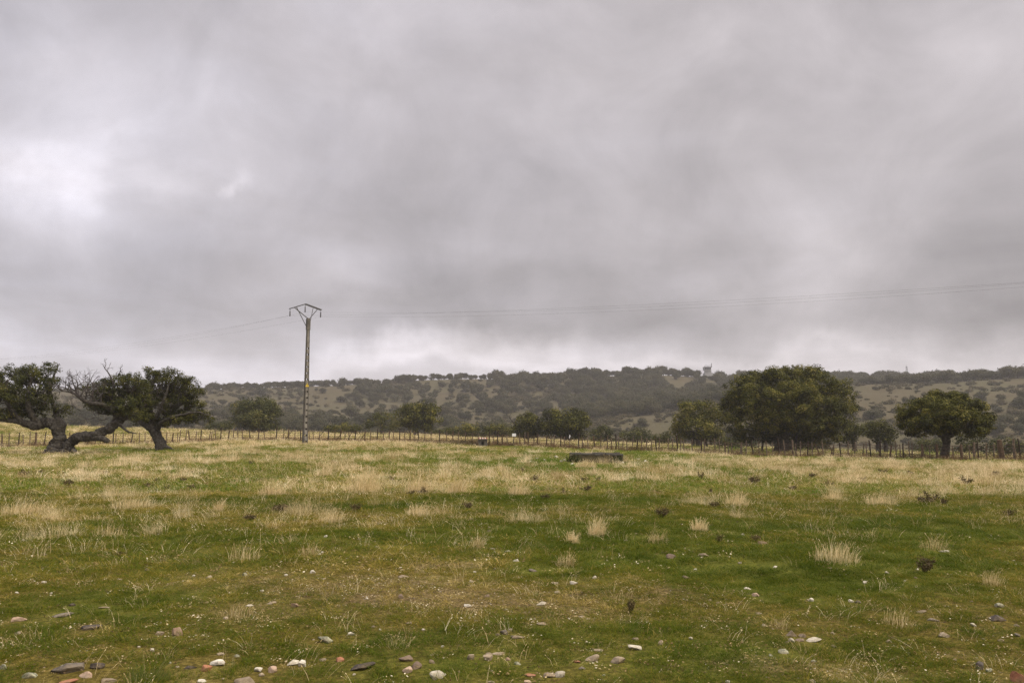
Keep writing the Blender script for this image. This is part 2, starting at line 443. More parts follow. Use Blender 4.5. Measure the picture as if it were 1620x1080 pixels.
def polar(r0, r1, nr, name, mat, centre=False, smooth=True, label=''):
    fine = np.linspace(-R(42), R(42), 560)
    coarse = np.linspace(R(42), 2 * math.pi - R(42), 72)[1:-1]
    th = np.concatenate([fine, coarse]); nth = len(th)
    rr = np.exp(np.linspace(math.log(r0), math.log(r1), nr))
    Rg, Th = np.meshgrid(rr, th, indexing='ij')
    k = 1 / np.cos(np.clip(np.where(Th > math.pi, Th - 2 * math.pi, Th), -R(42), R(42)))   # rings of equal forward distance
    X = Rg * k * np.sin(Th); Y = Rg * k * np.cos(Th)
    Z = H(X.ravel(), Y.ravel()).reshape(X.shape)
    V = np.stack([X, Y, Z], -1).reshape(-1, 3)
    i = np.arange(nr - 1)[:, None] * nth; j = np.arange(nth)[None]; j2 = (j + 1) % nth
    F = np.stack([i + j, i + nth + j, i + nth + j2, i + j2], -1).reshape(-1, 4)
    if centre:
        V = np.vstack([V, [0, 0, 0]]); n = len(V) - 1
        jj = np.arange(nth); F = np.vstack([F, np.stack([np.full(nth, n), jj, (jj + 1) % nth, (jj + 1) % nth], -1)])
    mb = MB(); mb.add(V, F)
    o = mb.build(name, mat, smooth=smooth)
    d, l, b = masks(V[:, 0], V[:, 1])
    rad = np.hypot(V[:, 0], V[:, 1])
    if name == 'hills': d = np.clip((215 - rad) / 45, 0, 1) * .9
    for nm, a in (('dry', d), ('lush', l), ('bare', b)):
        at = o.data.attributes.new(nm, 'FLOAT', 'POINT'); at.data.foreach_set('value', a.astype(np.float32))
    tag(o, label, None, None, 'structure')
    return o
ground = polar(.8, 165, 470, 'ground', ground_mat(), True, label='stony winter pasture of green turf, moss and straw-coloured grass')
hills = polar(165, 1250, 120, 'hills', hill_mat(), label='low hills of dry grass and scrub beyond the pasture')

# ------------------------------------------------------------------ scatter: one object, points + instances from a hidden kit collection
def scatter(name, P, scale, rot, pick, tint, kit, label):
    me = bpy.data.meshes.new(name)
    n = len(P)
    me.vertices.add(n); me.vertices.foreach_set('co', np.asarray(P, np.float32).ravel())
    for nm, typ, arr in (('scl', 'FLOAT_VECTOR', scale), ('rot', 'FLOAT_VECTOR', rot), ('pick', 'INT', pick), ('tint', 'FLOAT', tint)):
        a = me.attributes.new(nm, typ, 'POINT')
        a.data.foreach_set('vector' if typ == 'FLOAT_VECTOR' else 'value', np.asarray(arr, np.int32 if typ == 'INT' else np.float32).ravel())
    o = bpy.data.objects.new(name, me); C.objects.link(o)
    g = bpy.data.node_groups.new(name, 'GeometryNodeTree')
    g.interface.new_socket('Geometry', in_out='INPUT', socket_type='NodeSocketGeometry')
    g.interface.new_socket('Geometry', in_out='OUTPUT', socket_type='NodeSocketGeometry')
    gi = g.nodes.new('NodeGroupInput'); go = g.nodes.new('NodeGroupOutput')
    mp = g.nodes.new('GeometryNodeMeshToPoints'); ip = g.nodes.new('GeometryNodeInstanceOnPoints'); ci = g.nodes.new('GeometryNodeCollectionInfo')
    ci.inputs['Collection'].default_value = kit; ci.inputs['Separate Children'].default_value = True; ci.inputs['Reset Children'].default_value = True
    ip.inputs['Pick Instance'].default_value = True
    def na(nm, typ):
        q = g.nodes.new('GeometryNodeInputNamedAttribute'); q.data_type = typ; q.inputs[0].default_value = nm; return q.outputs['Attribute']
    L = g.links.new
    L(gi.outputs[0], mp.inputs[0]); L(mp.outputs[0], ip.inputs['Points']); L(ci.outputs[0], ip.inputs['Instance'])
    L(na('pick', 'INT'), ip.inputs['Instance Index'])
    e2r = g.nodes.new('FunctionNodeEulerToRotation'); L(na('rot', 'FLOAT_VECTOR'), e2r.inputs[0]); L(e2r.outputs[0], ip.inputs['Rotation'])
    L(na('scl', 'FLOAT_VECTOR'), ip.inputs['Scale']); L(ip.outputs[0], go.inputs[0])
    md = o.modifiers.new('scatter', 'NODES'); md.node_group = g
    return tag(o, label, None, None, 'stuff')

def kit(name, meshes):
    c = bpy.data.collections.new(name)
    for k, me in enumerate(meshes):
        c.objects.link(bpy.data.objects.new(f'{name}_{chr(97 + k)}', me))
    return c

def blade_clump(n, rad, h, w, lean, mat, wind=(0, 0), seedhead=0.0, bend=1.0):
    """n blades rooted in a disc; heights and widths in clump units"""
    mb = MB()
    a = rng.random(n) * 2 * math.pi; q = np.sqrt(rng.random(n)) * rad
    b0 = np.stack([np.cos(a) * q, np.sin(a) * q, np.full(n, -.12 * h)], 1)
    hh = h * (.45 + .75 * rng.random(n)); face = rng.random(n) * 2 * math.pi
    wv = np.stack([np.cos(face), np.sin(face), 0 * face], 1) * (w * (.6 + .8 * rng.random(n)))[:, None]
    da = rng.random(n) * 2 * math.pi; dl = lean * (rng.random(n) ** .7)
    d = np.stack([np.cos(da) * dl + wind[0] + (b0[:, 0] / max(rad, 1e-6)) * lean * .5, np.sin(da) * dl + wind[1] + (b0[:, 1] / max(rad, 1e-6)) * lean * .5, np.ones(n)], 1)
    mid = b0 + d * np.array([.4, .4, .55]) * hh[:, None]
    tip = b0 + d * np.array([1, 1, 1.0]) * hh[:, None] * np.array([1, 1, 1 - .12 * bend])
    tw = rng.random(n)
    V = np.stack([b0 - wv * .5, b0 + wv * .5, mid - wv * .42, mid + wv * .42, tip], 1).reshape(-1, 3)
    i = np.arange(n)[:, None] * 5
    F = np.concatenate([i + np.array([[0, 1, 3, 2]]), i + np.array([[2, 3, 4, 4]])])
    mb.add(V, F, np.repeat(tw, 5))
    if seedhead:
        k = rng.random(n) < seedhead
        if k.any():
            s = wv[k] * 2.2; ax = (tip - mid)[k]; t0 = tip[k] - ax * .25; t1 = tip[k] + ax * .15
            m_ = (t0 + t1) / 2
            V = np.stack([t0, m_ - s * .5, t1, m_ + s * .5], 1).reshape(-1, 3)
            mb.add(V, np.arange(len(V)).reshape(-1, 4), np.repeat(np.clip(tw[k] - .1, 0, 1), 4))
    return mb

kit_turf = kit('turf_kit', [blade_clump(46, 1.0, 1.0, .05, .75, 0, (.08, 0)).mesh('turf', M['turf']) for _ in range(6)])
kit_fine = kit('fine_turf_kit', [blade_clump(90, 1.15, 1.0, .027, .8, 0, (.08, 0)).mesh('turf', M['moss']) for _ in range(6)])
kit_straw_fine = kit('fine_straw_kit', [blade_clump(44, 1.2, 3.4, .021, .3, 0, (.14, 0), .7).mesh('straw', M['straw']) for _ in range(6)])
kit_straw = kit('straw_kit', [blade_clump(34, 1.0, 3.2, .05, .28, 0, (.12, 0), .5).mesh('straw', M['straw']) for _ in range(6)])
kit_thin = kit('stem_kit', [blade_clump(11, 1.2, 3.4, .02, .34, 0, (.15, 0), .7).mesh('stems', M['straw']) for _ in range(6)])

def litter_mesh():
    mb = MB(); n = 14
    a = rng.random(n) * 6.283; q = np.sqrt(rng.random(n))
    c = np.stack([np.cos(a) * q, np.sin(a) * q, .05 + .35 * rng.random(n)], 1)
    mb.leaves(c, np.array([0, -.25, 1.0]) + rng.normal(size=(n, 3)) * .45, .13 + .16 * rng.random(n), .5, rng.random(n))
    return mb.mesh('litter', M['litter'])
M['litter'] = leafmat('ground_litter', [(0, (.05, .03, .014)), (.35, (.16, .10, .045)), (.65, (.32, .23, .10)), (.92, (.48, .38, .2)), (1, (.62, .54, .38))], inst=True, trans=.05)
kit_litter = kit('litter_kit', [litter_mesh() for _ in range(5)])
STONES = []      # filled before the grass is laid: (x, y, radius)

def field_points(y0, y1, dens, half=R(37)):
    """uniform random points over the visible wedge of the field"""
    T = math.tan(half); mg = 3.5                     # the wedge plus a margin at its sides
    area = T * (y1 * y1 - y0 * y0) + 2 * mg * (y1 - y0)
    n = int(area * dens)
    q = rng.random(n) * area; b_ = mg / T
    y = np.sqrt(q / T + (y0 + b_) ** 2) - b_
    x = (rng.random(n) * 2 - 1) * (T * y + mg)
    return x, y

def lay_grass():
    turf = [[] for _ in range(5)]; fine = [[] for _ in range(5)]; fstraw = [[] for _ in range(5)]; straw = [[] for _ in range(5)]; thin = [[] for _ in range(5)]; litter = [[] for _ in range(5)]; frag = [[] for _ in range(5)]
    def push(L, x, y, sx, sz, tint, nvar=6, lean=.12):
        n = len(x)
        L[0].append(np.stack([x, y, H(x, y)], 1)); L[1].append(np.stack([sx, sx, sz], 1))
        L[2].append(np.stack([rng.normal(size=n) * lean, rng.normal(size=n) * lean, rng.random(n) * 6.283], 1))
        L[3].append(rng.integers(0, nvar, n)); L[4].append(np.clip(tint, 0, 1))
    # turf: (from, to, per m2, clump radius, blade height)
    for y0, y1, dens, rad, h in ((3.2, 9, 185, .085, .030), (9, 20, 66, .15, .042), (20, 46, 15, .30, .075), (46, 82, 5.5, .5, .10), (82, 165, 1.6, .9, .16)):
        x, y = field_points(y0, y1, dens)
        d, l, b = masks(x, y)
        keep = rng.random(len(x)) < np.clip(1.05 - .75 * b + .3 * l, .22, 1)
        if STONES:
            for sx, sy, sr in STONES:
                if y0 - 2 < sy < y1 + 2: keep &= ((x - sx) / (sr + rad * .6)) ** 2 + ((y - sy + sr * .9) / (sr * 2.0 + rad * .8)) ** 2 > 1
        x, y, d, l, b = x[keep], y[keep], d[keep], l[keep], b[keep]
        n = len(x)
        base = .37 - .45 * l + .28 * b + .42 * np.clip(d - .25, 0, 1)
        tint = base + rng.normal(size=n) * .17 + fbm(x * 2.2, y * 2.2, 91, 3) * .38
        if y1 <= 20: tint = tint + .08 - .26 * np.clip((8.6 - y) / 2.6, 0, 1)
        s = rad * (.75 + .6 * rng.random(n))
        hh = h * (.5 + .8 * rng.random(n)) * (.65 + .55 * l + .5 * d - .25 * b)
        push(fine if y1 <= 20 else turf, x, y, s, hh, tint)
    # splinters of stone
    for y0, y1, dens, rad in ((3.6, 8, 9, .017), (8, 16, 4.2, .027), (16, 34, 1.0, .042)):
        x, y = field_points(y0, y1, dens)
        d, l, b = masks(x, y)
        keep = rng.random(len(x)) < np.clip(.45 + .5 * b - .5 * l + fbm(x * .8, y * .8, 171, 3) * .9, .08, 1)
        x, y = x[keep], y[keep]; n = len(x)
        s = rad * (.5 + 1.1 * rng.random(n) ** 2); push(frag, x, y, s, s * (.35 + .4 * rng.random(n)), rng.random(n), 5, .15)
    # fallen bits: chips of straw, dead leaf and grit on the thin sward
    for y0, y1, dens, rad in ((3.4, 9, 95, .07), (9, 18, 46, .12), (18, 32, 10, .2)):
        x, y = field_points(y0, y1, dens)
        d, l, b = masks(x, y)
        keep = rng.random(len(x)) < np.clip(.35 + .9 * b - .55 * l + fbm(x * 1.3, y * 1.3, 131, 3) * .6, .05, 1)
        x, y = x[keep], y[keep]; n = len(x)
        push(litter, x, y, rad * (.6 + .8 * rng.random(n)), rad * (.5 + .6 * rng.random(n)), rng.random(n), 5, .08)
    # straw tufts: parents with a ring of children, so that they stand as drifts with gaps between
    for y0, y1, dens, rad, h, spr, kids in ((6.5, 12, .30, .055, .065, .16, 6), (12, 24, .48, .10, .095, .22, 7), (24, 52, .60, .15, .115, .30, 6), (52, 95, .36, .24, .125, .46, 6)):
        px_, py_ = field_points(y0, y1, dens)
        d, l, b = masks(px_, py_)
        keep = rng.random(len(px_)) < np.clip((d - .12) * 1.5, .02, 1)
        for sx, sy, sr in STONES: keep &= (np.abs(px_ - sx) > sr + .3) | (py_ > sy + .4) | (py_ < sy - 1.3)
        px_, py_, d = px_[keep], py_[keep], d[keep]
        nk = rng.integers(3, kids * 2, len(px_)); sz = .6 + .8 * rng.random(len(px_)) ** 1.5
        x = np.repeat(px_, nk); y = np.repeat(py_, nk); q = np.repeat(sz, nk); tq = np.repeat(rng.normal(size=len(px_)) * .14, nk); n = len(x)
        ox = rng.normal(size=n); oy = rng.normal(size=n)
        x = x + ox * spr * q; y = y + oy * spr * .6 * q
        fall = np.exp(-(ox ** 2 + oy ** 2) * .22)
        push(fstraw if y1 <= 24 else straw, x, y, rad * (.7 + .7 * rng.random(n)), h * q * (.5 + .6 * rng.random(n)) * (.45 + .75 * fall), .58 + tq + rng.normal(size=n) * .13)
    # dry standing grass, thick where the masks say so
    for y0, y1, dens, rad, h in ((4, 10, 5, .06, .045), (10, 20, 8, .11, .07), (20, 46, 3.2, .22, .08), (46, 90, 1.3, .36, .085), (90, 175, .9, .6, .13)):
        x, y = field_points(y0, y1, dens)
        d, l, b = masks(x, y)
        clus = fbm(x * 1.1, y * .8, 101, 3)
        keep = rng.random(len(x)) < np.clip((d - .42 + clus * 1.0) * 1.2, .012, .8)
        if y0 > 40:
            for sx, sy, sr in STONES:
                if sr > .7: keep &= np.hypot(x - sx, y - sy) > sr
        x, y, d = x[keep], y[keep], d[keep]; n = len(x)
        s = rad * (.7 + .8 * rng.random(n)); hh = h * (.55 + .85 * rng.random(n)) * (.6 + .55 * d)
        push(fstraw if y1 <= 20 else straw, x, y, s, hh, .45 + rng.normal(size=n) * .2 + .25 * (d - .5))
    # single thin stems everywhere
    for y0, y1, dens, rad, h in ((3.6, 10, 20, .09, .028), (10, 22, 15, .15, .05), (22, 48, 4, .34, .075)):
        x, y = field_points(y0, y1, dens)
        d, l, b = masks(x, y)
        keep = rng.random(len(x)) < np.clip(.2 + d * 1.1 - .15 * l + fbm(x * .9, y * .9, 113, 3) * .9, .06, 1)
        x, y, d = x[keep], y[keep], d[keep]; n = len(x)
        push(thin, x, y, rad * (.6 + .8 * rng.random(n)), h * (.5 + 1.0 * rng.random(n)), .38 + rng.normal(size=n) * .24)
    for nm, L, k, lab in (('short_turf', fine, kit_fine, 'fine short green and olive turf in the stony foreground'), ('pasture_turf', turf, kit_turf, 'green and olive turf farther out in the pasture'),
                          ('stone_fragments', frag, kit_frag, 'tiny angular stone splinters strewn over the foreground turf'), ('ground_litter', litter, kit_litter, 'scattered bits of dead leaf, straw and grit on the turf'), ('straw_wisps', fstraw, kit_straw_fine, 'fine straw wisps standing in the foreground turf'),
                          ('dry_grass', straw, kit_straw, 'straw-coloured standing dry grass in drifts across the pasture'),
                          ('grass_stems', thin, kit_thin, 'thin dry stems standing singly in the turf')):
        scatter(nm, np.concatenate(L[0]), np.concatenate(L[1]), np.concatenate(L[2]), np.concatenate(L[3]), np.concatenate(L[4]), k, lab)

# ------------------------------------------------------------------ sky, sun, camera, haze
def build_world():
    w = bpy.data.worlds.new('World'); scene.world = w; w.use_nodes = True
    t = w.node_tree; t.nodes.clear()
    out = t.nodes.new('ShaderNodeOutputWorld'); bg = t.nodes.new('ShaderNodeBackground'); bg.inputs[1].default_value = .1
    t.links.new(bg.outputs[0], out.inputs[0])
    sky = t.nodes.new('ShaderNodeTexSky'); sky.sky_type = 'NISHITA'; sky.sun_disc = False
    sky.sun_elevation = SUN_EL; sky.sun_rotation = SUN_AZ; sky.air_density = 1.2; sky.dust_density = 3
    tc = t.nodes.new('ShaderNodeTexCoord'); d = tc.outputs['Generated']
    sp = t.nodes.new('ShaderNodeSeparateXYZ'); t.links.new(d, sp.inputs[0]); X, Y, Z = sp.outputs
    # cloud deck: directions projected on a plane overhead
    zz = mth(t, 'ADD', mth(t, 'MAXIMUM', Z, 0.0), .16)
    cb = t.nodes.new('ShaderNodeCombineXYZ')
    t.links.new(mth(t, 'DIVIDE', X, zz), cb.inputs[0]); t.links.new(mth(t, 'DIVIDE', Y, zz), cb.inputs[1]); P = cb.outputs[0]
    n_big = noisen(t, P, .55, 5, .5, .3); n_mid = noisen(t, P, 1.5, 7, .52, .35)
    n_dir = noisen(t, d, 6.5, 7, .55, .5); n_fine = noisen(t, d, 17, 6, .58, .3)
    nw = t.nodes.new('ShaderNodeTexNoise'); nw.inputs['Scale'].default_value = 5; nw.inputs['Detail'].default_value = 6; nw.inputs['Roughness'].default_value = .55
    t.links.new(d, nw.inputs['Vector'])
    sw = t.nodes.new('ShaderNodeSeparateColor'); t.links.new(nw.outputs['Color'], sw.inputs[0])
    hyp = mth(t, 'MAXIMUM', Y, .02)
    az = mth(t, 'ADD', mth(t, 'DIVIDE', X, hyp), mth(t, 'MULTIPLY', mth(t, 'SUBTRACT', sw.outputs[0], .5), .30))
    el = mth(t, 'ADD', mth(t, 'DIVIDE', Z, hyp), mth(t, 'MULTIPLY', mth(t, 'SUBTRACT', sw.outputs[1], .5), .20))
    front = mth(t, 'MULTIPLY', mth(t, 'SUBTRACT', Y, .05), 6.0, clamp=True)
    el0 = mth(t, 'DIVIDE', Z, mth(t, 'MAXIMUM', mth(t, 'SQRT', mth(t, 'ADD', mth(t, 'MULTIPLY', X, X), mth(t, 'MULTIPLY', Y, Y))), .02))
    base = ramp(t, mth(t, 'MULTIPLY', el0, .5), [(0, (.68,) * 3), (.04, (.68,) * 3), (.062, (.56,) * 3), (.10, (.50,) * 3), (.20, (.54,) * 3), (.28, (.54,) * 3), (.38, (.75,) * 3), (.6, (1.6,) * 3), (1.0, (2.1,) * 3)])
    def dirs(px, py):
        q = W(px, py, 1.0); return q.x, q.z - EYE
    val = base
    for px, py, sx, sy, amp in SKY_BLOBS:
        a0, e0 = dirs(px, py)
        ga = mth(t, 'DIVIDE', mth(t, 'SUBTRACT', az, a0), sx / FPX); ge = mth(t, 'DIVIDE', mth(t, 'SUBTRACT', el, e0), sy / FPX)
        g = mth(t, 'EXPONENT', mth(t, 'MULTIPLY', mth(t, 'ADD', mth(t, 'MULTIPLY', ga, ga), mth(t, 'MULTIPLY', ge, ge)), -1.0))
        val = mth(t, 'ADD', val, mth(t, 'MULTIPLY', mth(t, 'MULTIPLY', g, amp), front))
    val = mth(t, 'MULTIPLY', val, mth(t, 'ADD', .66, mth(t, 'MULTIPLY', n_big, .56)))
    val = mth(t, 'MULTIPLY', val, mth(t, 'ADD', .70, mth(t, 'MULTIPLY', n_mid, .66)))
    val = mth(t, 'MULTIPLY', val, mth(t, 'ADD', .64, mth(t, 'MULTIPLY', n_dir, .72)))
    val = mth(t, 'MULTIPLY', val, mth(t, 'ADD', .95, mth(t, 'MULTIPLY', n_fine, .10)))
    tintf = mth(t, 'ADD', mth(t, 'MULTIPLY', n_mid, .6), mth(t, 'MULTIPLY', az, -.42))
    tcol = ramp(t, tintf, [(.15, (1.04, .966, .998)), (.4, (1.025, .962, 1.02)), (.7, (1.0, .966, 1.07))])
    cl = mixc(t, 1.0, tcol, (1, 1, 1), 'MULTIPLY')
    sc = nd(t, 'ShaderNodeVectorMath', _operation='SCALE'); t.links.new(cl, sc.inputs[0]); t.links.new(mth(t, 'MULTIPLY', val, 10.0), sc.inputs['Scale'])
    col = mixc(t, .96, sky.outputs[0], sc.outputs[0])
    t.links.new(col, bg.inputs[0])

SUN_EL, SUN_AZ = R(46), R(108)
SKY_BLOBS = [(60, 290, 80, 85, .26), (125, 225, 70, 60, .12), (60, 280, 190, 190, .12), (210, 265, 60, 34, .14), (348, 298, 26, 16, .15), (330, 210, 200, 150, .05), (330, 250, 130, 80, .06),
             (300, 120, 160, 80, .04), (120, 90, 130, 70, .06), (525, 425, 60, 40, .07), (1260, 395, 130, 60, .05), (1370, 440, 70, 40, .05),
             (880, 540, 120, 24, .15), (760, 570, 300, 16, .16), (1120, 562, 200, 16, .14), (330, 560, 420, 28, .13), (620, 545, 60, 18, .05), (1480, 568, 200, 12, .08),
             (730, 485, 300, 50, -.11), (720, 505, 160, 22, -.06), (1010, 470, 240, 50, -.06), (930, 330, 360, 130, -.04), (1570, 440, 150, 120, -.08), (330, 400, 160, 70, -.04), (560, 520, 110, 20, -.08), (1570, 510, 150, 40, -.17), (1280, 520, 160, 24, -.05), (1050, 490, 90, 20, -.05), (830, 250, 240, 130, -.03),
             (1500, 250, 220, 160, -.035), (160, 430, 150, 50, -.03), (620, 120, 200, 90, -.02), (940, 420, 150, 40, -.04)]
build_world()
sl = bpy.data.lights.new('sun', 'SUN'); sl.energy = 3.2; sl.angle = R(35); sl.color = (1, .93, .80)
sun = bpy.data.objects.new('sun', sl); C.objects.link(sun)
sd = Vector((math.sin(SUN_AZ) * math.cos(SUN_EL), math.cos(SUN_AZ) * math.cos(SUN_EL), math.sin(SUN_EL)))
sun.rotation_euler = sd.to_track_quat('Z', 'Y').to_euler(); sun.location = (0, 0, 30)

cam_d = bpy.data.cameras.new('camera'); cam_d.lens = 28.0; cam_d.sensor_width = 36.0; cam_d.clip_end = 5000; cam_d.clip_start = .1
cam = bpy.data.objects.new('camera', cam_d); C.objects.link(cam)
cam.location = (0, 0, EYE); cam.rotation_euler = (math.pi / 2 + PITCH, 0, 0); scene.camera = cam

hm, ht, ho = nt('haze_air')
pv = nd(ht, 'ShaderNodeVolumePrincipled'); pv.inputs['Color'].default_value = (.62, .60, .60, 1)
pv.inputs['Density'].default_value = HAZE if 'HAZE' in globals() else .00044
pv.inputs['Anisotropy'].default_value = .2
ht.links.new(pv.outputs[0], ho.inputs['Volume'])
zs_ = np.array([v.co.z for v in hills.data.vertices])
zlo = float(zs_.min()) - 1.5; zhi = float(zs_.max()) + 16
hb = MB().box((0, 0, (zlo + zhi) / 2), (3600, 3600, zhi - zlo)); ho_ = hb.build('haze', hm)
tag(ho_, 'thin grey winter haze lying over the far hills', None, None, 'stuff')

scene.view_settings.view_transform = 'Standard'; scene.view_settings.look = 'None'
scene.view_settings.exposure = .14; scene.view_settings.gamma = 1; scene.view_settings.use_curve_mapping = False
scene.render.engine = 'CYCLES'
scene.cycles.max_bounces = 6; scene.cycles.diffuse_bounces = 3; scene.cycles.transmission_bounces = 4; scene.cycles.volume_bounces = 1
scene.cycles.transparent_max_bounces = 8
scene.cycles.use_denoising = True; scene.cycles.denoising_prefilter = 'NONE'
# ------------------------------------------------------------------ trees
def crown_mb(lobes, leaf=.13, per=60, rc=(.28, .55), dens=1.0, fill=.45, skirt=.35, branch=0.0, bark_mb=None, root=None, tintbase=.42, flat=.75):
    """lobes: (centre, (rx, ry, rz)); leaf sprays gathered in many small clumps near each lobe's surface"""
    mb = MB(); tips = []
    for c, rad in lobes:
        c = np.array(c); rad = np.array(rad)
        rm = (rc[0] + rc[1]) / 2
        p = 1.6; A = 4 * math.pi * (((rad[0] * rad[1]) ** p + (rad[0] * rad[2]) ** p + (rad[1] * rad[2]) ** p) / 3) ** (1 / p)
        n = max(5, int(dens * A / (math.pi * rm * rm) * 1.15))
        d = rng.normal(size=(n, 3)); d /= np.linalg.norm(d, axis=1)[:, None]
        lobe_t = rng.normal() * .07
        for k in range(n):
            if d[k, 2] < -.2 and rng.random() < skirt: d[k, 2] *= -.6
            q = fill + (1.03 - fill) * rng.random() ** .55 + (.24 * rng.random() if rng.random() < .25 else 0)
            cc = c + d[k] * rad * q
            r = rc[0] + (rc[1] - rc[0]) * rng.random()
            m = int(per * (r / rm) ** 2 * (.7 + .6 * rng.random()))
            g = rng.normal(size=(m, 3)); g /= np.linalg.norm(g, axis=1)[:, None]
            rr = r * (.45 + .65 * rng.random(m) ** .6)
            pts = cc + g * rr[:, None] * np.array([1, 1, flat])
            nrm = g * .9 + rng.normal(size=(m, 3)) * .38 + np.array([0, 0, .5]) + d[k] * .35
            ct = tintbase + lobe_t + rng.normal() * .15
            mb.leaves(pts, nrm, leaf * (.65 + .7 * rng.random(m)), .55, np.clip(ct + rng.normal(size=m) * .16, 0, 1))
            tips.append((c, cc))
    if branch and bark_mb is not None:
        for c, cc in tips:
            if rng.random() < branch:
                s0 = np.array(c) * .72 + np.array(root) * .28 if root is not None else np.array(c)
                limb(bark_mb, [s0, (s0 + cc) / 2 + rng.normal(size=3) * .12 + np.array([0, 0, -.08]), cc], .05, .012, 5)
    return mb

def limb(mb, pts, r0, r1, nseg=7, sub=5, wob=0.0, rough=.12, seed=None, mat=0):
    """smooth (Catmull-Rom) tapered limb through points"""
    P = [np.array(tuple(p), float) for p in pts]
    rs = r0 if isinstance(r0, (list, tuple)) else list(np.linspace(r0, r1, len(P)))
    Q = [P[0] * 2 - P[1]] + P + [P[-1] * 2 - P[-2]]
    path, rad = [], []
    for i in range(len(P) - 1):
        a, b, c, d = Q[i:i + 4]
        for k in range(sub):
            t = k / sub
            path.append(.5 * ((2 * b) + (c - a) * t + (2 * a - 5 * b + 4 * c - d) * t * t + (3 * b - a - 3 * c + d) * t ** 3))
            rad.append(rs[i] * (1 - t) + rs[i + 1] * t)
    path.append(P[-1]); rad.append(rs[-1])
    if wob:
        for k in range(1, len(path)): path[k] = path[k] + rng.normal(size=3) * wob
    mb.tube(path, rad, nseg, rough, rng.integers(0, 900) if seed is None else seed, .5, mat)

def twig(mb, p, d, ln, r, depth, spread=.6, up=.25):
    """bare forking twigs"""
    p = np.array(p, float); d = np.array(d, float); d /= np.linalg.norm(d)
    pts = [p]; q = p.copy(); dd = d.copy()
    for k in range(3):
        dd = dd + rng.normal(size=3) * .24 + np.array([0, 0, up * .25]); dd /= np.linalg.norm(dd)
        q = q + dd * ln / 3; pts.append(q.copy())
    limb(mb, pts, r, r * .55, 5, 2, 0, .1)
    if depth <= 0: return
    for k in range(2 if rng.random() < .45 else 3):
        f = pts[-1] if k < 2 else pts[2]
        nd_ = dd + rng.normal(size=3) * spread; nd_[1] = nd_[1] * .8
        twig(mb, f, nd_, ln * (.6 + .25 * rng.random()), r * .56, depth - 1, spread, up)

def px_lobes(L, y):
    """lobes given as photo pixels (px, py, rx, rz[, depth offset in m]) at forward distance y"""
    s = y / FPX
    out = []
    for q in L:
        px, py, rx, rz = q[:4]; dy = q[4] if len(q) > 4 else 0
        c = W(px, py, y + dy)
        out.append((tuple(c), (rx * s, max(rx, rz) * s * .85, rz * s)))
    return out

def finish_tree(base, label, parts, group=None, cat='tree', name='holm_oak'):
    r = empty(name, base, label, cat, group)
    for nm, mb, mats, sm in parts: mb.build(nm, mats, r, smooth=sm)
    return r

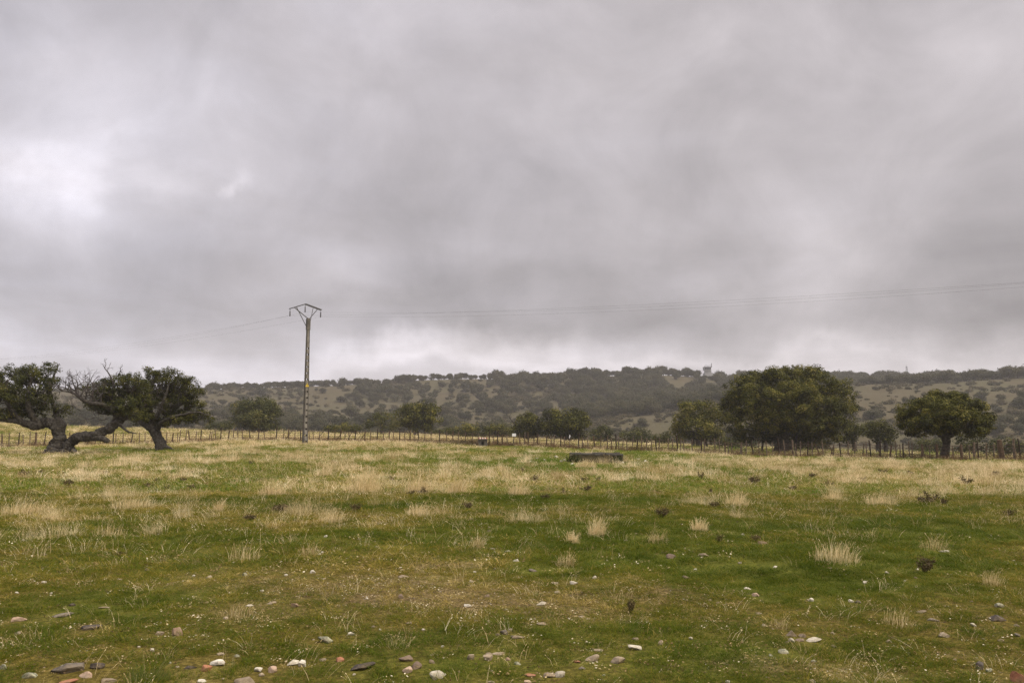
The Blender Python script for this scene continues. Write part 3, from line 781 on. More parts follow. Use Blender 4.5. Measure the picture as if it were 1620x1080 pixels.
# --- the split-trunk oak on the left
def split_oak():
    y = 50.0; s = y / FPX
    w = lambda px, py, dy=0: W(px, py, y + dy)
    base = stand(92, y)
    tr = MB()
    limb(tr, [w(84, 726), w(87, 714), w(92, 700), w(94, 690), w(91, 679), w(83, 670), w(72, 668), w(58, 672, -.2), (w(45, 671, -.3)), w(30, 667, -.4), w(8, 664, -.6), w(-30, 659, -1)],
         [.60, .56, .44, .37, .35, .33, .28, .31, .25, .16, .12, .08], 0, 16, 8, .014, .36, 5)
    limb(tr, [w(92, 684), w(96, 673), w(93, 664), w(90, 655, .3), w(84, 640, .5), w(80, 618, .6), w(86, 594, .6), w(92, 578, .4)], [.34, .33, .20, .15, .12, .09, .06, .03], 0, 8, 5, .015, .2, 9)
    limb(tr, [w(60, 670), w(50, 656, -.4), w(44, 636, -.6), (w(46, 612, -.6)), w(54, 590, -.5)], [.24, .19, .15, .11, .05], 0, 8, 5, .02, .2, 12)
    limb(tr, [w(34, 667, -.4), w(20, 650, -.6), w(10, 628, -.8), w(12, 600, -.9)], [.18, .15, .11, .05], 0, 7, 5, .02, .2, 13)
    limb(tr, [w(78, 625, .6), w(72, 608, .3), w(64, 598, 0), w(58, 590, -.3)], [.09, .07, .05, .03], 0, 6, 4, .02)
    # leaning half of the trunk
    limb(tr, [w(105, 728), w(106, 716), w(110, 703), w(119, 694), w(133, 690, -.2), w(150, 688, -.3), w(166, 681, -.3), w(180, 672, -.2), w(192, 662, 0), w(204, 652, .2), w(212, 636, .3), w(216, 612, .3)],
         [.38, .34, .31, .30, .29, .30, .29, .28, .25, .17, .12, .05], 0, 16, 8, .016, .42, 21)
    limb(tr, [w(148, 692, -.4), w(160, 693, -.5), w(168, 696, -.5), w(172, 699, -.5)], [.20, .19, .17, .12], 0, 8, 4, .01, .25, 23)
    limb(tr, [w(186, 668, -.2), w(194, 676, -.4), w(204, 683, -.5), w(216, 685, -.5)], [.12, .09, .06, .025], 0, 7, 4, .01)
    limb(tr, [w(184, 668), w(182, 655, -.2), w(172, 645, -.4), w(158, 639, -.6), w(142, 637, -.7), w(128, 631, -.7)], [.20, .18, .16, .14, .12, .09], 0, 9, 5, .016, .3, 25)
    limb(tr, [w(190, 662), w(196, 646, .4), w(190, 626, .6), w(184, 606, .6)], [.18, .14, .10, .04], 0, 7, 5, .015)
    # root flare stones of bark
    for px, dx, r in ((76, -12, .22), (98, 5, .2), (116, 12, .17)):
        limb(tr, [w(px, 712, -.35), w(px + dx * .4, 720, -.5), w(px + dx, 727, -.6)], [r, r * .8, r * .35], 0, 7, 3, .01)
    # dead bare limbs
    dd = MB()
    limb(dd, [w(130, 632, -.7), w(120, 624, -.7), w(110, 620, -.7), w(98, 618, -.7), w(89, 612, -.8)], [.11, .07, .05, .035, .015], 0, 6, 4, .01)
    for px, py, vx, vz, ln, r, dp in ((132, 634, -.3, 1, .75, .085, 4), (122, 626, -.75, .8, .62, .065, 4), (142, 636, .1, 1, .78, .085, 4), (150, 638, .35, 1, .6, .07, 4), (112, 620, -.9, .5, .45, .045, 3),
                                      (104, 619, -.8, .7, .4, .035, 3), (116, 622, -.4, 1, .6, .05, 4), (126, 629, .2, 1, .7, .06, 4), (146, 638, -.1, 1, .55, .05, 4), (108, 620, -.2, 1, .45, .035, 4), (154, 640, -.2, 1, .6, .05, 4), (94, 615, -.6, .8, .3, .025, 3), (128, 630, -.5, .5, .6, .05, 4), (136, 634, -.15, 1.0, .7, .06, 4), (160, 640, .1, 1, .6, .06, 3), (100, 617, -1, .15, .35, .03, 3)):
        twig(dd, w(px, py, -.65 + rng.normal() * .15), (vx, rng.normal() * .35, vz), ln, r, dp, .52)
    limb(dd, [w(176, 640, .3), w(180, 615, .2), w(178, 602, .2), w(170, 588, .2), w(163, 577, .2)], [.09, .07, .055, .035, .015], 0, 6, 4, .01)
    limb(dd, [w(180, 604, .2), w(186, 594, .2), w(194, 583, .2)], [.04, .03, .012], 0, 5, 3, .01)
    for px, py, vx, vz in ((170, 588, -.3, 1), (176, 598, .5, 1), (190, 588, .6, .7), (166, 582, .3, 1), (180, 606, -.5, .8)):
        twig(dd, w(px, py, .2), (vx, rng.normal() * .4, vz), .30, .022, 2, .55)
    for px, py, vx, vz in ((150, 660, -1, .1), (165, 655, -1, .3), (170, 662, -1, -.1), (128, 650, -.6, .4)):
        twig(dd, w(px, py, -.2), (vx, rng.normal() * .4, vz), .5, .028, 3, .5)
    L1 = [(-22, 620, 34, 36, 0), (14, 632, 30, 28, -.5), (20, 600, 30, 22, .4), (50, 612, 28, 22, -.4), (58, 588, 26, 15, .2), (80, 580, 13, 8, 0), (42, 645, 34, 17, .5), (72, 632, 24, 16, -.3), (96, 650, 17, 12, .2), (10, 655, 30, 10, 0), (-20, 590, 24, 14, .3), (84, 606, 12, 10, .3)]
    L2 = [(166, 618, 16, 9, .2), (186, 622, 22, 16, .4), (210, 606, 22, 16, -.2), (182, 648, 20, 10, .3), (212, 634, 22, 18, .5), (204, 656, 18, 9, -.2), (160, 634, 14, 7, .5), (196, 600, 16, 12, .4), (222, 616, 18, 16, .6), (172, 634, 18, 12, .8), (228, 642, 16, 16, .8), (150, 622, 12, 8, .7), (160, 606, 12, 8, .6), (144, 640, 14, 8, .9), (166, 648, 16, 8, .8), (136, 612, 9, 6, .9), (178, 604, 14, 9, .8), (196, 640, 22, 14, -.6)]
    cr = crown_mb(px_lobes(L1, y), .095, 62, (.13, .33), .66, .35, .3, .3, tr, tuple(w(70, 655)))
    c2 = crown_mb(px_lobes(L2, y), .09, 52, (.12, .28), .66, .3, .3, .35, tr, tuple(w(200, 655)))
    r = finish_tree(base, 'old holm oak at the far left with a split twisted trunk and bare dead branches', [('trunk', tr, M['bark'], True), ('dead_branches', dd, M['deadwood'], True)])
    cr.build('crown', M['leafgrey'], r); c2.build('crown', M['leafgrey'], r)
split_oak()

def leaning_oak():
    y = 58.0
    w = lambda px, py, dy=0: W(px, py, y + dy)
    base = stand(262, y)
    tr = MB()
    limb(tr, [w(258, 722), w(256, 708), w(250, 694), w(244, 682), w(240, 672), w(238, 660, .2), (w(236, 640, .3)), w(240, 616, .3), w(246, 592, .2)], [.52, .44, .36, .35, .36, .25, .18, .11, .04], 0, 11, 6, .012, .2, 31)
    limb(tr, [w(256, 710, -.1), w(266, 708, -.3), w(276, 712, -.4)], [.25, .16, .05], 0, 7, 4, .01)
    limb(tr, [w(244, 680), w(232, 674, -.3), w(222, 666, -.5), w(214, 652, -.6), w(216, 634, -.6)], [.28, .22, .16, .11, .04], 0, 8, 5, .015, .2, 33)
    limb(tr, [w(243, 678), w(254, 668, .2), w(268, 655, .4), (w(284, 640, .5)), w(298, 620, .5)], [.28, .20, .15, .10, .04], 0, 8, 5, .015, .2, 35)
    limb(tr, [w(248, 680), w(256, 668, -.5), w(272, 660, -.8), w(292, 655, -.9), w(314, 652, -.9), w(334, 658, -.9)], [.22, .16, .12, .09, .06, .02], 0, 8, 5, .015, .2, 37)
    limb(tr, [w(241, 672), w(252, 650, -.6), w(262, 625, -.8), w(268, 604, -.8)], [.2, .14, .10, .03], 0, 7, 5, .015)
    for k in range(26):
        px = 225 + rng.random() * 60; py = 610 + rng.random() * 45
        twig(tr, w(px, py, -1.2 + rng.random()), (rng.normal() * .7, -.3, .5), .5, .03, 1, .5)
    L = [(232, 612, 20, 16, 0), (240, 592, 13, 11, .2), (262, 598, 22, 13, -.3), (286, 610, 20, 15, .3), (304, 618, 18, 14, 0), (226, 640, 20, 17, -.3), (254, 634, 26, 20, .5), (282, 638, 24, 18, -.3),
         (308, 642, 18, 13, .3), (322, 654, 13, 7, 0), (334, 661, 8, 4, 0), (268, 656, 24, 10, .3), (236, 660, 16, 8, -.4), (300, 657, 18, 6, -.2), (234, 582, 7, 5, 0), (252, 588, 8, 6, 0), (276, 594, 12, 8, 0), (212, 618, 12, 12, .4), (220, 662, 18, 9, .4), (252, 668, 20, 7, .3), (280, 663, 24, 8, -.4), (310, 661, 16, 6, .3), (296, 602, 12, 9, 0), (268, 620, 28, 20, .8)]
    cr = crown_mb(px_lobes(L, y), .095, 60, (.13, .33), .66, .3, .3, .4, tr, tuple(w(245, 660)), .42)
    finish_tree(base, 'holm oak with a short leaning trunk and ragged crown, right of the split-trunk oak', [('trunk', tr, M['bark'], True), ('crown', cr, M['leaf'], False)])
leaning_oak()

def big_oak():
    y = 84.0
    w = lambda px, py, dy=0: W(px, py, y + dy)
    base = stand(1238, y)
    tr = MB()
    zb = base.z - .3
    b = lambda px, dy=0: (stand(px, y + dy).x, y + dy, zb)
    limb(tr, [b(1236), w(1237, 700), w(1238, 690), w(1240, 678), w(1246, 660), (w(1250, 630)), w(1255, 604)], [.95, .72, .66, .6, .45, .28, .08], 0, 11, 5, .02, .2, 41)
    for (x0, x1, p1, x2, p2, dy, r) in ((1238, 1215, 668, 1185, 630, -1.5, .36), (1240, 1275, 665, 1312, 628, -1.2, .36), (1238, 1220, 660, 1205, 605, 1, .3), (1240, 1270, 655, 1290, 605, 1.2, .3), (1236, 1200, 676, 1165, 660, .5, .25), (1242, 1290, 675, 1330, 655, .6, .25)):
        limb(tr, [w(x0, 684), w((x0 + x1) / 2, (684 + p1) / 2 - 2, dy * .4), w(x1, p1, dy * .7), w(x2, p2, dy)], [r, r * .85, r * .6, r * .15], 0, 8, 5, .02)
    stems = []
    for px, dy, r in ((1252, 1.0, .2), (1258, .4, .17), (1205, 2, .14)):
        stems.append(MB()); limb(stems[-1], [b(px, dy), w(px + 1, 700, dy), w(px + 4, 684, dy), w(px + 10, 665, dy)], [r, r * .8, r * .75, r * .3], 0, 7, 4, .02)
    L = [(1182, 640, 36, 30, 0), (1172, 618, 26, 18, -.5), (1196, 606, 32, 20, .6), (1232, 600, 34, 18, -.4), (1266, 592, 34, 14, .3), (1284, 588, 20, 10, -.2), (1296, 610, 34, 24, -.6), (1324, 628, 28, 28, .2), (1330, 652, 24, 24, -.5),
         (1210, 636, 40, 30, -2.2), (1258, 630, 44, 32, -2.4), (1300, 645, 34, 28, -1.8), (1186, 664, 34, 22, -1), (1226, 662, 36, 22, -2), (1274, 664, 38, 22, -2), (1315, 670, 28, 18, -.8), (1246, 640, 60, 38, 2), (1220, 678, 30, 14, .5), (1285, 682, 36, 14, .6), (1160, 660, 16, 16, 0), (1222, 590, 14, 8, 0), (1178, 600, 14, 10, 0), (1186, 688, 24, 12, 1.5), (1212, 690, 20, 11, 1), (1272, 694, 26, 12, 1.5), (1308, 690, 22, 12, 1), (1246, 690, 20, 9, 3), (1162, 682, 14, 12, .5), (1152, 640, 12, 16, 0), (1346, 640, 10, 14, 0)]
    L = [(q[0], q[1], q[2] * .93, q[3] * .92) + tuple(q[4:]) for q in L]
    cr = crown_mb(px_lobes(L, y), .17, 66, (.22, .58), .9, .5, .3, 0, None, None, .48)
    finish_tree(base, 'largest holm oak with a broad dense rounded crown, behind the fence right of centre', [('trunk', q, M['bark'], True) for q in [tr] + stems] + [('crown', cr, M['leaf'], False)])
big_oak()

def right_oak():
    y = 57.5
    w = lambda px, py, dy=0: W(px, py, y + dy)
    base = stand(1496, y)
    b = lambda px, dy=0: (stand(px, y + dy).x, y + dy, base.z - .25)
    tr = MB()
    limb(tr, [b(1495), w(1495, 722), w(1496, 712), w(1497, 702), w(1496, 692), w(1494, 680), w(1492, 660), w(1494, 640)], [.44, .35, .27, .25, .30, .26, .18, .05], 0, 11, 6, .01, .22, 51)
    for (x1, p1, x2, p2, dy, r) in ((1478, 682, 1450, 662, -.6, .18), (1515, 682, 1540, 664, -.5, .18), (1472, 672, 1446, 645, .4, .16), (1520, 672, 1545, 648, .6, .16), (1484, 660, 1475, 632, .2, .14), (1506, 660, 1520, 632, -.4, .14)):
        limb(tr, [w(1496, 693), w((1496 + x1) / 2, (693 + p1) / 2, dy * .3), w(x1, p1, dy * .7), w(x2, p2, dy)], [r * 1.1, r, r * .7, r * .2], 0, 8, 5, .012)
    L = [(1450, 652, 26, 18, 0), (1440, 668, 19, 16, .3), (1472, 642, 28, 16, -.4), (1500, 636, 28, 14, .2), (1528, 642, 26, 16, -.3), (1548, 654, 21, 18, .2), (1552, 672, 17, 15, -.2), (1496, 655, 40, 22, -1.3), (1470, 668, 30, 18, -1), (1526, 668, 30, 18, -1.1),
         (1500, 662, 50, 20, 1.2), (1454, 680, 17, 10, 0), (1540, 683, 20, 9, 0), (1488, 678, 26, 10, .6), (1484, 626, 16, 7, 0), (1512, 627, 14, 6, 0), (1560, 664, 10, 10, 0), (1432, 656, 10, 10, 0)]
    cr = crown_mb(px_lobes(L, y), .13, 80, (.18, .42), .92, .45, .25, 0, None, None, .45)
    finish_tree(base, 'holm oak with one thick trunk and a mushroom-shaped crown, at the fence on the right', [('trunk', tr, M['bark'], True), ('crown', cr, M['leaf'], False)])
right_oak()

def simple_oak(px, y, lobes, label, trunks=((0, .3),), leaf=.24, rc=(.4, .8), per=62, mat='leaf', tint=.38, base_py=None, group=None, cat='tree', name='holm_oak', dens=1.0, bare=None):
    base = stand(px, y); tr = MB()
    cy = max(q[1] for q in lobes) - 4
    trs = []
    for dx, r in trunks:
        g = stand(px + dx, y); trs.append(tr if not trs else MB())
        limb(trs[-1], [(g.x, y, g.z - .3), W(px + dx, cy + 3, y), W(px + dx * 1.4, cy - 8, y), W(px + dx * 1.8, cy - 16, y)], [r * 1.4, r, r * .9, r * .3], 0, 8, 4, .02)
    for q in lobes[:6]:
        limb(tr, [W(px, cy, y), W((px + q[0]) / 2, (cy + q[1]) / 2, y), W(q[0], q[1], y + (q[4] if len(q) > 4 else 0))], [trunks[0][1] * .5, trunks[0][1] * .35, .03], 0, 6, 4, .02)
    if bare:
        for bx, by, vx, vz in bare: limb(tr, [W(px, cy, y), W((px + bx) / 2, (cy + by) / 2 + 2, y), W(bx, by, y)], .08, .07, 5, 3); twig(tr, W(bx, by, y), (vx, 0, vz), .9, .07, 3, .5)
    cr = crown_mb(px_lobes(lobes, y), leaf, per, rc, dens, .5, .3, 0, None, None, tint)
    return finish_tree(base, label, [('trunk', q, M['bark'], True) for q in trs] + [('crown', cr, M[mat], False)], group, cat, name)

simple_oak(402, 135, [(384, 655, 18, 18), (400, 648, 22, 17, -1), (420, 648, 22, 15, .5), (432, 656, 11, 16), (406, 662, 30, 16, -1.5), (380, 668, 14, 10), (414, 672, 20, 9), (392, 640, 12, 8), (418, 638, 14, 7)],
           'rounded holm oak standing alone beyond the fence left of the pole', ((0, .35), (8, .25)), .30, (.5, 1.1), 66, 'leafgrey', .40)
simple_oak(658, 132, [(640, 656, 14, 15), (655, 652, 18, 14, -1), (674, 650, 18, 13, .5), (684, 660, 10, 14), (660, 664, 26, 14, -1.5), (640, 670, 14, 9), (672, 672, 16, 8), (666, 643, 12, 6)],
           'dark rounded holm oak beyond the fence right of the pole', ((0, .35),), .30, (.5, 1.0), 68, 'leaf', .40)
simple_oak(604, 138, [(594, 668, 14, 12), (612, 666, 16, 12, -1), (604, 658, 12, 7), (584, 674, 9, 8), (620, 674, 14, 8)],
           'smaller brownish oak with bare twigs, on the left flank of the dark rounded oak', ((0, .25),), .30, (.5, .9), 34, 'leafgrey', .55, dens=.8, bare=((578, 670, -.6, .8), (582, 672, -.9, .6), (588, 664, -.3, 1)))
simple_oak(834, 118, [(826, 668, 14, 11), (842, 667, 15, 12, -1), (834, 660, 10, 7), (818, 676, 10, 8), (846, 676, 14, 9), (830, 678, 14, 7), (836, 685, 18, 6), (818, 684, 10, 6)],
           'low bushy oak just above the white sign on the fence', ((0, .25),), .26, (.45, .9), 66, 'leaf', .36, bare=((812, 668, -.5, .7),))
simple_oak(897, 116, [(874, 664, 18, 14), (892, 660, 16, 12, -1), (908, 660, 18, 12, .5), (922, 668, 12, 12), (896, 672, 28, 12, -1.5), (868, 677, 12, 8), (914, 678, 14, 7), (880, 654, 12, 5), (912, 652, 12, 5), (884, 684, 18, 7), (908, 686, 18, 7), (866, 684, 9, 6)],
           'dense dark oak above the stone trough, double-topped', ((0, .4), (4, .25)), .26, (.45, .95), 70, 'leaf', .33)
simple_oak(1104, 104, [(1078, 664, 16, 16), (1098, 652, 22, 16, -1), (1120, 654, 20, 16, .5), (1136, 664, 16, 18), (1100, 672, 28, 14, -1.5), (1076, 680, 14, 9), (1124, 682, 20, 10), (1090, 642, 12, 7), (1112, 640, 14, 6), (1084, 690, 16, 10, .5), (1108, 692, 22, 10, 0), (1130, 694, 14, 9, .5)],
           'yellowish-green rounded oak touching the left side of the largest oak', ((0, .3), (-8, .2), (12, .2)), .24, (.4, .9), 62, 'leaf', .52)
simple_oak(1351, 98, [(1336, 686, 16, 10), (1352, 682, 16, 11, -1), (1344, 676, 14, 8), (1340, 694, 14, 6)],
           'low dark oak on a short trunk, right of the largest oak', ((0, .25),), .24, (.4, .8), 50, 'leaf', .30)
simple_oak(1392, 100, [(1376, 680, 14, 11), (1392, 678, 16, 11, -1), (1408, 684, 12, 12), (1384, 690, 18, 8), (1404, 694, 12, 7), (1388, 672, 12, 5)],
           'low dark oak between the largest oak and the mushroom-shaped oak', ((-4, .22), (8, .22)), .24, (.4, .8), 50, 'leaf', .31)
# bushes rising just over the brow of the pasture
BUSH = [(545, 140, [(528, 679, 12, 7), (545, 677, 14, 8), (562, 679, 10, 6)], 'low rounded green bush on the brow right of the pole', 'leaf', .52),
        (345, 150, [(338, 676, 12, 8), (352, 674, 14, 9), (364, 678, 9, 7)], 'dusky low bush between the leaning oak and the lone oak', 'leafgrey', .35),
        (428, 158, [(420, 681, 12, 5), (436, 679, 12, 6)], 'small dusky bush under the right side of the lone oak', 'leafgrey', .35),
        (700, 150, [(690, 686, 10, 6), (702, 684, 10, 7)], 'small grey-green bush right of the dark rounded oak', 'leafgrey', .38),
        (730, 138, [(718, 684, 14, 8), (736, 679, 16, 9), (750, 682, 12, 8)], 'spreading olive bush left of the concrete hut', 'leaf', .48),
        (782, 136, [(768, 681, 14, 8), (786, 678, 14, 9), (800, 682, 12, 8)], 'olive bush behind the concrete hut', 'leaf', .46),
        (950, 128, [(942, 686, 12, 9), (956, 682, 13, 9), (964, 690, 8, 6)], 'grey bush above the right end of the stone trough', 'leafgrey', .40),
        (1008, 132, [(992, 690, 14, 9), (1010, 685, 14, 9), (1026, 692, 12, 8)], 'wide grey-green bush between the trough and the yellowish oak', 'leafgrey', .42),
        (1050, 118, [(1042, 694, 10, 7), (1054, 690, 10, 8)], 'small dusky bush left of the yellowish oak', 'leafgrey', .35),
        (1160, 102, [(1146, 700, 12, 8), (1166, 698, 14, 9), (1184, 702, 12, 7)], 'shaded bush under the left edge of the largest oak', 'leafgrey', .30),
        (1285, 100, [(1272, 700, 12, 7), (1290, 697, 13, 8), (1304, 702, 10, 6)], 'shaded bush under the right half of the largest oak', 'leafgrey', .30),
        (1478, 112, [(1462, 704, 14, 8), (1482, 702, 12, 8)], 'pale bush behind the trunk of the mushroom-shaped oak', 'leafgrey', .5),
        (1540, 96, [(1526, 700, 13, 10), (1544, 697, 13, 12)], 'dark bush behind the fence under the right side of the mushroom-shaped oak', 'leafgrey', .28),
        (1590, 94, [(1574, 704, 13, 11), (1592, 702, 14, 12), (1612, 706, 14, 9)], 'brown-green bush behind the fence at the right edge', 'leafgrey', .42)]
for px, y, L, lab, mt, ti in BUSH:
    base = stand(px, y)
    tr = MB()
    for k in range(4):
        q = L[k % len(L)]
        limb(tr, [(base.x, y, base.z - .2), W((px + q[0]) / 2, q[1] + 6, y), W(q[0], q[1], y)], [.12, .09, .03], 0, 5, 3, .02)
    L2 = L + [(q[0], q[1] + q[3] * 1.1, q[2] * .9, q[3] * .8) for q in L]
    cr = crown_mb(px_lobes(L2, y), .26, 40, (.4, .75), 1.0, .4, .5, 0, None, None, ti)
    finish_tree(base, lab, [('stem', tr, M['bark'], True), ('foliage', cr, M[mt], False)], None, 'bush', 'bush')

# ------------------------------------------------------------------ far oaks: a few kinds, many copies
def far_oak_mesh(kind):
    mb = MB(); leaf = []
    lob = []
    wd = 3.2 + rng.random() * 1.5
    nl = 5 + rng.integers(0, 4)
    for k in range(nl):
        a = rng.random() * 6.28; q = rng.random() ** .5 * wd * .6
        lob.append(((math.cos(a) * q, math.sin(a) * q, 3.2 + rng.random() * 1.7 - (q / wd) * 1.1), (wd * .5 * (.8 + .4 * rng.random()),) * 2 + (1.45 + .6 * rng.random(),)))
    lob.append(((0, 0, 3.4), (wd * .7, wd * .7, 1.9)))
    cr = crown_mb(lob, .55, 16, (.5, 1.0), .85, .5, .4, 0, None, None, .40)
    for v, f, t_ in zip(cr.v, cr.f, cr.t): leaf.append((v, f, t_))
    mb.v, mb.f, mb.t, mb.n, mb.m = cr.v, cr.f, cr.t, cr.n, cr.m
    limb(mb, [(0, 0, -1.0), (.1, 0, 1.0), (.15, .1, 2.0), (.4, .2, 3.2)], [.4, .3, .28, .1], 0, 6, 3, .02, .1, None, 1)
    limb(mb, [(.12, 0, 1.6), (-.7, .2, 2.4), (-1.6, .1, 3.2)], [.22, .16, .06], 0, 5, 3, .02, .1, None, 1)
    limb(mb, [(.12, 0, 1.7), (.9, -.2, 2.5), (1.7, .1, 3.3)], [.2, .15, .05], 0, 5, 3, .02, .1, None, 1)
    return mb.mesh('far_oak', [M['leaffar'], M['bark']])
FAR = [far_oak_mesh(k) for k in range(7)]
def shrub_mesh():
    h = .7 + .5 * rng.random()
    lob = [((rng.normal() * .45, rng.normal() * .45, h * .5), (.7, .7, h * .6)) for _ in range(3)]
    return crown_mb(lob, .34, 12, (.3, .5), .9, .3, .5, 0, None, None, .5).mesh('scrub', M['scrub'])
kit_scrub = kit('scrub_kit', [shrub_mesh() for _ in range(5)])
M['leaffari'] = M['leaffar']
kit_wood = kit('wood_kit', FAR)

def far_oak(x, y, sc, label, group, k=None):
    me = FAR[int(rng.integers(0, 7)) if k is None else k]
    o = bpy.data.objects.new('far_oak', me); C.objects.link(o)
    o.location = (x, y, hz(x, y) - .15); o.rotation_euler = (0, 0, rng.random() * 6.28)
    o.scale = (sc * (.95 + .4 * rng.random()), sc, sc * (.68 + .4 * rng.random()))
    return tag(o, label, 'tree', group)

# skyline of the left ridge, tree by tree (photo column, width in pixels)
for px, w_ in ((334, 20), (343, 18), (361, 15), (374, 15), (386, 13), (397, 14), (404, 12), (421, 17), (436, 16), (445, 14), (457, 12), (470, 14), (478, 15), (494, 14), (503, 16), (513, 16), (526, 14), (540, 18), (552, 15), (566, 15), (578, 16), (587, 14), (598, 14), (612, 16), (632, 12), (646, 13), (655, 14), (672, 15), (685, 16), (698, 11), (714, 9), (722, 11), (735, 13), (743, 13), (752, 10), (761, 11), (775, 13), (786, 12), (797, 12), (807, 11), (816, 10), (828, 11)):
    y = 556 + rng.normal() * 5; p = stand(px, y)
    far_oak(p.x, p.y, w_ * y / FPX / 8.4, 'small hazy oak on the skyline of the left ridge, far behind the pole', 'oaks along the left skyline')
# open slope below it
for px, py, w_ in ((345, 618, 13), (371, 614, 14), (384, 634, 22), (413, 628, 24), (400, 626, 14), (443, 626, 12), (459, 613, 14), (461, 628, 9), (476, 622, 10), (510, 622, 15), (528, 609, 11), (500, 618, 9), (539, 636, 20), (552, 630, 14), (563, 625, 13), (587, 629, 16), (578, 618, 12), (600, 616, 12), (620, 622, 14), (632, 618, 14), (645, 625, 12), (660, 614, 16), (668, 624, 20), (690, 624, 12), (700, 612, 14), (610, 634, 10), (480, 640, 12), (365, 650, 16), (352, 640, 14), (455, 644, 14)):
    p = hit(px, py, 230, 600)
    far_oak(p.x, p.y, w_ * p.y / FPX / 8.4, 'hazy grey oak on the open grass slope of the left hill', 'oaks on the left slope')
# long wooded skyline in the middle, then right
for k in range(60):
    px = 832 + k * 5.6 + rng.normal() * 1.5
    if 1106 < px < 1134 or 1150 < px < 1160: continue
    y = 560 + rng.normal() * 6; p = stand(px, y)
    far_oak(p.x, p.y, (10.5 + rng.random() * 4.5) * y / FPX / 8.4, 'small dark oak in the unbroken tree line of the middle skyline', 'oaks along the middle skyline')
for px in (1107, 1113, 1117, 1126, 1130, 1136, 1142, 1149):
    p = stand(px, 538); far_oak(p.x, p.y, (9 + rng.random() * 3) * 538 / FPX / 8.4, 'small dark oak in the unbroken tree line of the middle skyline', 'oaks along the middle skyline')
p = stand(1175, 548); far_oak(p.x, p.y, 17 * 548 / FPX / 8.4, 'round-headed oak alone on the skyline left of the largest oak', None, 2)
for k in range(50):
    px = 1310 + k * 6.6 + rng.normal() * 2; y = 556 + rng.normal() * 8; p = stand(px, y)
    far_oak(p.x, p.y, (13 + rng.random() * 8) * y / FPX / 8.4, 'dark oak in the tree line along the right skyline', 'oaks along the right skyline')
# oaks on the brow of the nearer right hill
for px, w_, dy in ((1412, 20, 8), (1428, 22, 4), (1440, 24, 6), (1458, 26, 8), (1472, 26, 0), (1486, 22, 14), (1501, 34, -10), (1518, 20, 18), (1532, 24, 22), (1548, 30, 20), (1562, 28, 24), (1575, 30, 14), (1590, 26, 22), (1602, 30, 10), (1616, 28, 18), (1632, 30, 12), (1400, 18, 14), (1384, 20, 20), (1370, 18, 22)):
    y = 370 + dy * .35; p = stand(px, y)
    far_oak(p.x, p.y, w_ * y / FPX / 8.4, 'dark oak on the brow of the nearer right-hand hill', 'oaks on the right-hand brow')
for px, py, w_, lab in ((1381, 664, 31, 'single flat-topped oak on the grass slope left of the mushroom-shaped oak'), (1392, 645, 12, 'small oak on the right slope just above the flat-topped oak'),
                        (1613, 646, 30, 'grey-green oak half out of frame on the slope at the right edge'), (1590, 672, 28, 'dusky oak on the slope right of the mushroom-shaped oak')):
    p = hit(px, py, 200, 420)
    far_oak(p.x, p.y, w_ * p.y / FPX / 8.4, lab, None)

